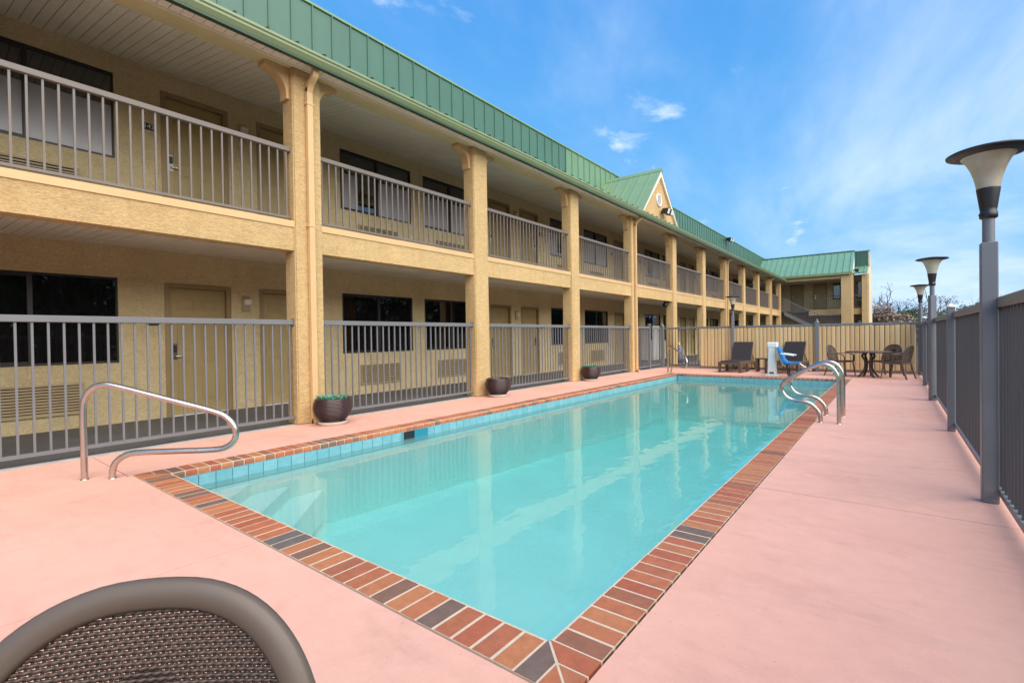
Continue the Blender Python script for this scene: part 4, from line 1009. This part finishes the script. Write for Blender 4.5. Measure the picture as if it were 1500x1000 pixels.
# ---------------------------------------------------------------- loungers (foot end towards -Y)
def make_lounger(label, loc, rz):
    L = thing('sun_lounger', label, 'lounger', loc, rz, 'dark loungers by the privacy fence')
    for s in (-1, 1):
        obj('side_rail', bevel(MB().box(s * 0.33 - 0.03, s * 0.33 + 0.03, -0.95, 0.95, 0.27, 0.36).mesh('side_rail', 'lounger_frame'), 0.012), L, local=True)
        for y in (-0.88, -0.15, 0.78):
            obj('leg', MB().hexa([(s * 0.33 - 0.035, y - 0.035, 0), (s * 0.33 + 0.035, y - 0.035, 0), (s * 0.33 + 0.035, y + 0.035, 0), (s * 0.33 - 0.035, y + 0.035, 0),
                                 (s * 0.33 - 0.028, y - 0.06, 0.28), (s * 0.33 + 0.028, y - 0.06, 0.28), (s * 0.33 + 0.028, y + 0.06, 0.28), (s * 0.33 - 0.028, y + 0.06, 0.28)]).mesh('leg', 'lounger_frame'), L, local=True)
        obj('ground_strip', MB().box(s * 0.33 - 0.045, s * 0.33 + 0.045, -0.95, -0.10, 0.0, 0.022).mesh('ground_strip', 'lounger_frame'), L, local=True)  # low flat strip on the deck under the foot half
    obj('foot_rail', MB().box(-0.30, 0.30, -0.95, -0.89, 0.275, 0.355).mesh('foot_rail', 'lounger_frame'), L, local=True)
    for i in range(11):
        y = -0.88 + i * 0.103
        obj('seat_slat', bevel(MB().box(-0.31, 0.31, y, y + 0.094, 0.362, 0.384).mesh('seat_slat', 'sling'), 0.006), L, local=True)
    c_, s_ = math.cos(R(62)), math.sin(R(62))
    bo = obj('backrest', MB().hexa([(-0.33, 0.27, 0.365), (0.33, 0.27, 0.365), (0.33, 0.31, 0.345), (-0.33, 0.31, 0.345), (-0.32, 0.27 + 0.72 * c_, 0.365 + 0.72 * s_), (0.32, 0.27 + 0.72 * c_, 0.365 + 0.72 * s_), (0.32, 0.30 + 0.72 * c_, 0.345 + 0.72 * s_), (-0.32, 0.30 + 0.72 * c_, 0.345 + 0.72 * s_)]).mesh('backrest', 'lounger_frame'), L, local=True)
    for i in range(7):
        a0 = 0.02 + i * 0.100; a1 = a0 + 0.094
        obj('back_slat', MB().hexa([(-0.315, 0.262 + a0 * c_, 0.37 + a0 * s_), (0.315, 0.262 + a0 * c_, 0.37 + a0 * s_), (0.315, 0.272 + a0 * c_, 0.365 + a0 * s_), (-0.315, 0.272 + a0 * c_, 0.365 + a0 * s_),
                                    (-0.315, 0.262 + a1 * c_, 0.37 + a1 * s_), (0.315, 0.262 + a1 * c_, 0.37 + a1 * s_), (0.315, 0.272 + a1 * c_, 0.365 + a1 * s_), (-0.315, 0.272 + a1 * c_, 0.365 + a1 * s_)]).mesh('back_slat', 'sling'), bo, local=True)
    for s in (-1, 1):
        obj('back_strut', MB().tube([(s * 0.28, 0.45, 0.70), (s * 0.30, 0.80, 0.33)], 0.014, 6).mesh('back_strut', 'lounger_frame'), L, local=True)
    return L
l1 = make_lounger('dark brown sun lounger in front of the lamp post at the privacy fence', (-4.25, 18.25, 0), R(-4))
dup(l1, (-2.72, 18.30, 0), R(-12), 'dark brown sun lounger behind the blue pool lift seat')
sdt = thing('side_table', 'small dark side table between the two sun loungers', 'table', (-3.50, 18.25, 0))
obj('table_top', bevel(MB().box(-0.17, 0.17, -0.19, 0.19, 0.42, 0.46).mesh('table_top', 'wicker'), 0.01), sdt, local=True)
for sx_ in (-1, 1):
    for sy_ in (-1, 1): obj('leg', MB().box(sx_ * 0.13 - 0.025, sx_ * 0.13 + 0.025, sy_ * 0.15 - 0.025, sy_ * 0.15 + 0.025, 0, 0.42).mesh('leg', 'wicker'), sdt, local=True)

# ---------------------------------------------------------------- pool lift
pl = thing('pool_lift', 'white pool lift post with blue plastic seat at the far coping', 'pool lift', (-2.90, 16.62, 0), 0)
obj('base_plate', bevel(MB().box(-0.17, 0.17, -0.15, 0.15, 0.0, 0.05).mesh('base_plate', 'white'), 0.01), pl, local=True)
obj('mast', bevel(MB().hexa([(-0.13, -0.10, 0.05), (0.11, -0.10, 0.05), (0.11, 0.10, 0.05), (-0.13, 0.10, 0.05), (-0.10, -0.09, 0.98), (0.09, -0.09, 0.98), (0.09, 0.09, 0.98), (-0.10, 0.09, 0.98)]).mesh('mast', 'white'), 0.02, 2), pl, local=True)
obj('mast_head', bevel(MB().box(-0.13, 0.15, -0.11, 0.11, 0.86, 1.02).mesh('mast_head', 'white'), 0.02), pl, local=True)
obj('control_panel', MB().box(-0.07, 0.05, -0.112, -0.105, 0.08, 0.12).mesh('control_panel', 'black'), pl, local=True)
obj('lift_arm', MB().tube([(0.10, -0.02, 0.90), (0.20, -0.06, 0.62), (0.30, -0.08, 0.34), (0.45, -0.10, 0.30)], 0.03, 8).mesh('lift_arm', 'white'), pl, local=True)
sp_ = [(0.17, 0.88), (0.21, 0.90), (0.26, 0.78), (0.35, 0.52), (0.42, 0.44), (0.56, 0.42), (0.74, 0.44), (0.76, 0.40), (0.56, 0.365), (0.38, 0.38), (0.29, 0.47), (0.20, 0.72)]
seat = obj('seat', bevel(fix(MB().prism(sp_, lambda u_, v_, w: (u_, w, v_), -0.30, 0.12).mesh('seat', 'blue')), 0.012, 2), pl, local=True)
for y in (-0.31, 0.13): obj('armrest', MB().tube([(0.27, y, 0.68), (0.45, y, 0.66), (0.62, y, 0.63)], 0.02, 8).mesh('armrest', 'white'), seat, local=True)
for y in (-0.24, 0.04): obj('footrest_leg', MB().tube([(0.42, y, 0.38), (0.44, y, 0.20), (0.46, y, 0.05), (0.56, y, 0.02)], 0.028, 8).mesh('footrest_leg', 'black'), pl, local=True)
obj('foot_bar', MB().tube([(0.72, -0.10, 0.40), (0.85, -0.10, 0.30), (1.02, -0.10, 0.20)], 0.02, 8).mesh('foot_bar', 'white'), pl, local=True)

# ---------------------------------------------------------------- things beyond the open pickets
vm = thing('white_cabinet', 'tall white cabinet by the motel wall behind the gate', 'cabinet', (-9.40, 23.1, 0.012))
obj('case', bevel(MB().box(-0.33, 0.33, -0.40, 0.40, 0.05, 1.72).mesh('case', 'white'), 0.02), vm, local=True)
obj('front_panel', bevel(MB().box(0.332, 0.35, -0.36, 0.36, 0.22, 1.66).mesh('front_panel', 'white'), 0.006), vm, local=True)
for y in (-0.3, 0.3): obj('foot', MB().box(-0.28, 0.28, y - 0.05, y + 0.05, 0, 0.05).mesh('foot', 'black'), vm, local=True)
bd = thing('cloth_bundle', 'grey cloth bundle with a yellow top on the walkway behind the open pickets', 'bundle', (-7.85, 22.6, 0.012))
obj('bag', MB().lathe([(0.0, 0.0), (0.20, 0.01), (0.27, 0.15), (0.29, 0.35), (0.25, 0.58), (0.17, 0.74), (0.10, 0.80), (0.0, 0.81)], 9).mesh('bag', 'bundle'), bd, local=True)
obj('yellow_top', MB().lathe([(0.09, 0.79), (0.10, 0.86), (0.05, 0.93), (0.0, 0.94)], 8).mesh('yellow_top', 'yellow'), bd, local=True)

# ---------------------------------------------------------------- trees and shrubs beyond
def leaves(m_, c, rad, n_, size, rnd, flat=1.0):
    for i in range(n_):
        while True:
            p = Vector((rnd.uniform(-1, 1), rnd.uniform(-1, 1), rnd.uniform(-1, 1)))
            if 0.25 < p.length < 1: break
        p = Vector((c[0] + p.x * rad[0], c[1] + p.y * rad[1], c[2] + p.z * rad[2]))
        a = Vector((rnd.uniform(-1, 1), rnd.uniform(-1, 1), rnd.uniform(-.6, .6))).normalized(); b2 = a.cross(Vector((rnd.uniform(-1, 1), rnd.uniform(-1, 1), rnd.uniform(-1, 1)))).normalized()
        s_ = size * rnd.uniform(0.6, 1.3)
        m_.add([p - a * s_, p + b2 * s_ * .5, p + a * s_, p - b2 * s_ * .5], [(0, 1, 2, 3)])
def branch(m_, p, d, L, r, depth, rnd, tips=None):
    q = p; pts = [p]; dd = d.normalized()
    for i in range(3):
        dd = (dd + Vector((rnd.uniform(-.35, .35), rnd.uniform(-.35, .35), rnd.uniform(-.15, .25)))).normalized(); q = q + dd * L / 3; pts.append(q)
    m_.tube(pts, r, 5, scale=[1, .85, .7, .5])
    if depth == 0:
        if tips is not None: tips.append(q)
        return
    for i in range(rnd.choice((2, 3, 3))):
        nd = (dd + Vector((rnd.uniform(-.9, .9), rnd.uniform(-.9, .9), rnd.uniform(-.3, .6)))).normalized()
        branch(m_, pts[rnd.choice((2, 3))], nd, L * rnd.uniform(.55, .8), r * .55, depth - 1, rnd, tips)
def tree(name, label, cat, loc, H, spread, leaf, n_leaf, size, sd, depth=4, group=None, leafy=True):
    rnd = random.Random(sd); t_ = thing(name, label, cat, loc, group=group)
    m_ = MB(); tips = []
    for i in range(3 if not leafy else 1):
        branch(m_, Vector((0, 0, 0)), Vector((rnd.uniform(-.3, .3), rnd.uniform(-.3, .3), 1)), H * 0.42, H * 0.022, depth, rnd, tips)
    obj('trunk', m_.mesh('trunk', 'bark'), t_, local=True)
    if n_leaf:
        c_ = MB()
        for tp_ in tips:
            leaves(c_, tp_, (spread, spread, spread * .75), max(3, n_leaf // max(1, len(tips))), size, rnd)
        obj('crown', c_.mesh('crown', leaf), t_, local=True)
    return t_
def shrub(label, loc, rad, h, leaf, n_, size, sd):
    rnd = random.Random(sd); t_ = thing('shrub', label, 'shrub', loc); m_ = MB()
    for i in range(9):
        a = rnd.uniform(0, 6.28); branch(m_, Vector((0, 0, 0)), Vector((math.cos(a) * .6, math.sin(a) * .6, 1)), h * .5, 0.05, 2, rnd)
    obj('stems', m_.mesh('stems', 'bark'), t_, local=True)
    c_ = MB()
    for i in range(26):
        a = rnd.uniform(0, 6.28); rr = math.sqrt(rnd.random()) * rad; hz = h * (0.25 + 0.62 * rnd.random()) * (1 - 0.45 * (rr / rad) ** 2)
        leaves(c_, (rr * math.cos(a), rr * math.sin(a), hz), (rad * .34, rad * .34, h * .17), n_ // 26, size, rnd)
    obj('crown', c_.mesh('crown', leaf), t_, local=True); return t_
shrub('bare brown shrub thicket beside the pale end wall of the wing', (-1.0, 58, -0.1), 2.4, 4.3, 'twig', 5200, 0.13, 3)
shrub('low green shrub mass between the bare thicket and the lamp posts', (2.5, 66, -0.1), 2.8, 4.5, 'leaf_green', 4600, 0.13, 4)
shrub('green shrub beyond the corner of the two fences', (5.6, 72, -0.1), 2.6, 4.2, 'leaf_green', 3600, 0.13, 8)
tree('bare_tree', 'leafless grey tree rising above the brown thicket', 'tree', (0.7, 66, -0.1), 6.4, 0.3, 'twig', 160, 0.07, 11, 3, leafy=False)
tree('bare_tree', 'thin sparse tree behind the green shrubs near the corner lamp', 'tree', (3.4, 72, -0.1), 5.6, 0.35, 'leaf_olive', 300, 0.09, 12, 3, leafy=False)
shrub('olive-brown leafy bush showing over the charcoal fence', (7.6, 62, -0.1), 2.4, 4.6, 'leaf_olive', 4600, 0.13, 13)
shrub('second olive-brown leafy bush farther along the charcoal fence', (10.2, 66, -0.1), 2.4, 4.3, 'leaf_olive', 4200, 0.13, 14)
# dark wood across the car park, put in out of view to darken ground-floor window reflections
rnd = random.Random(21); wd = MB()
for i in range(90):
    y = -60 + i * 1.9; h = rnd.uniform(8.0, 10.0)
    for j in range(8): leaves(wd, (rnd.uniform(31, 38), y + rnd.uniform(-2, 2), h * (0.06 + 0.115 * j)), (3.0, 1.9, 1.1), 210, 0.34, rnd)
o = wobj('added_wood', wd, 'leaf_green', kind='stuff'); o['label'] = 'added out-of-view mass of trees for dark window reflections'; o['category'] = 'trees'
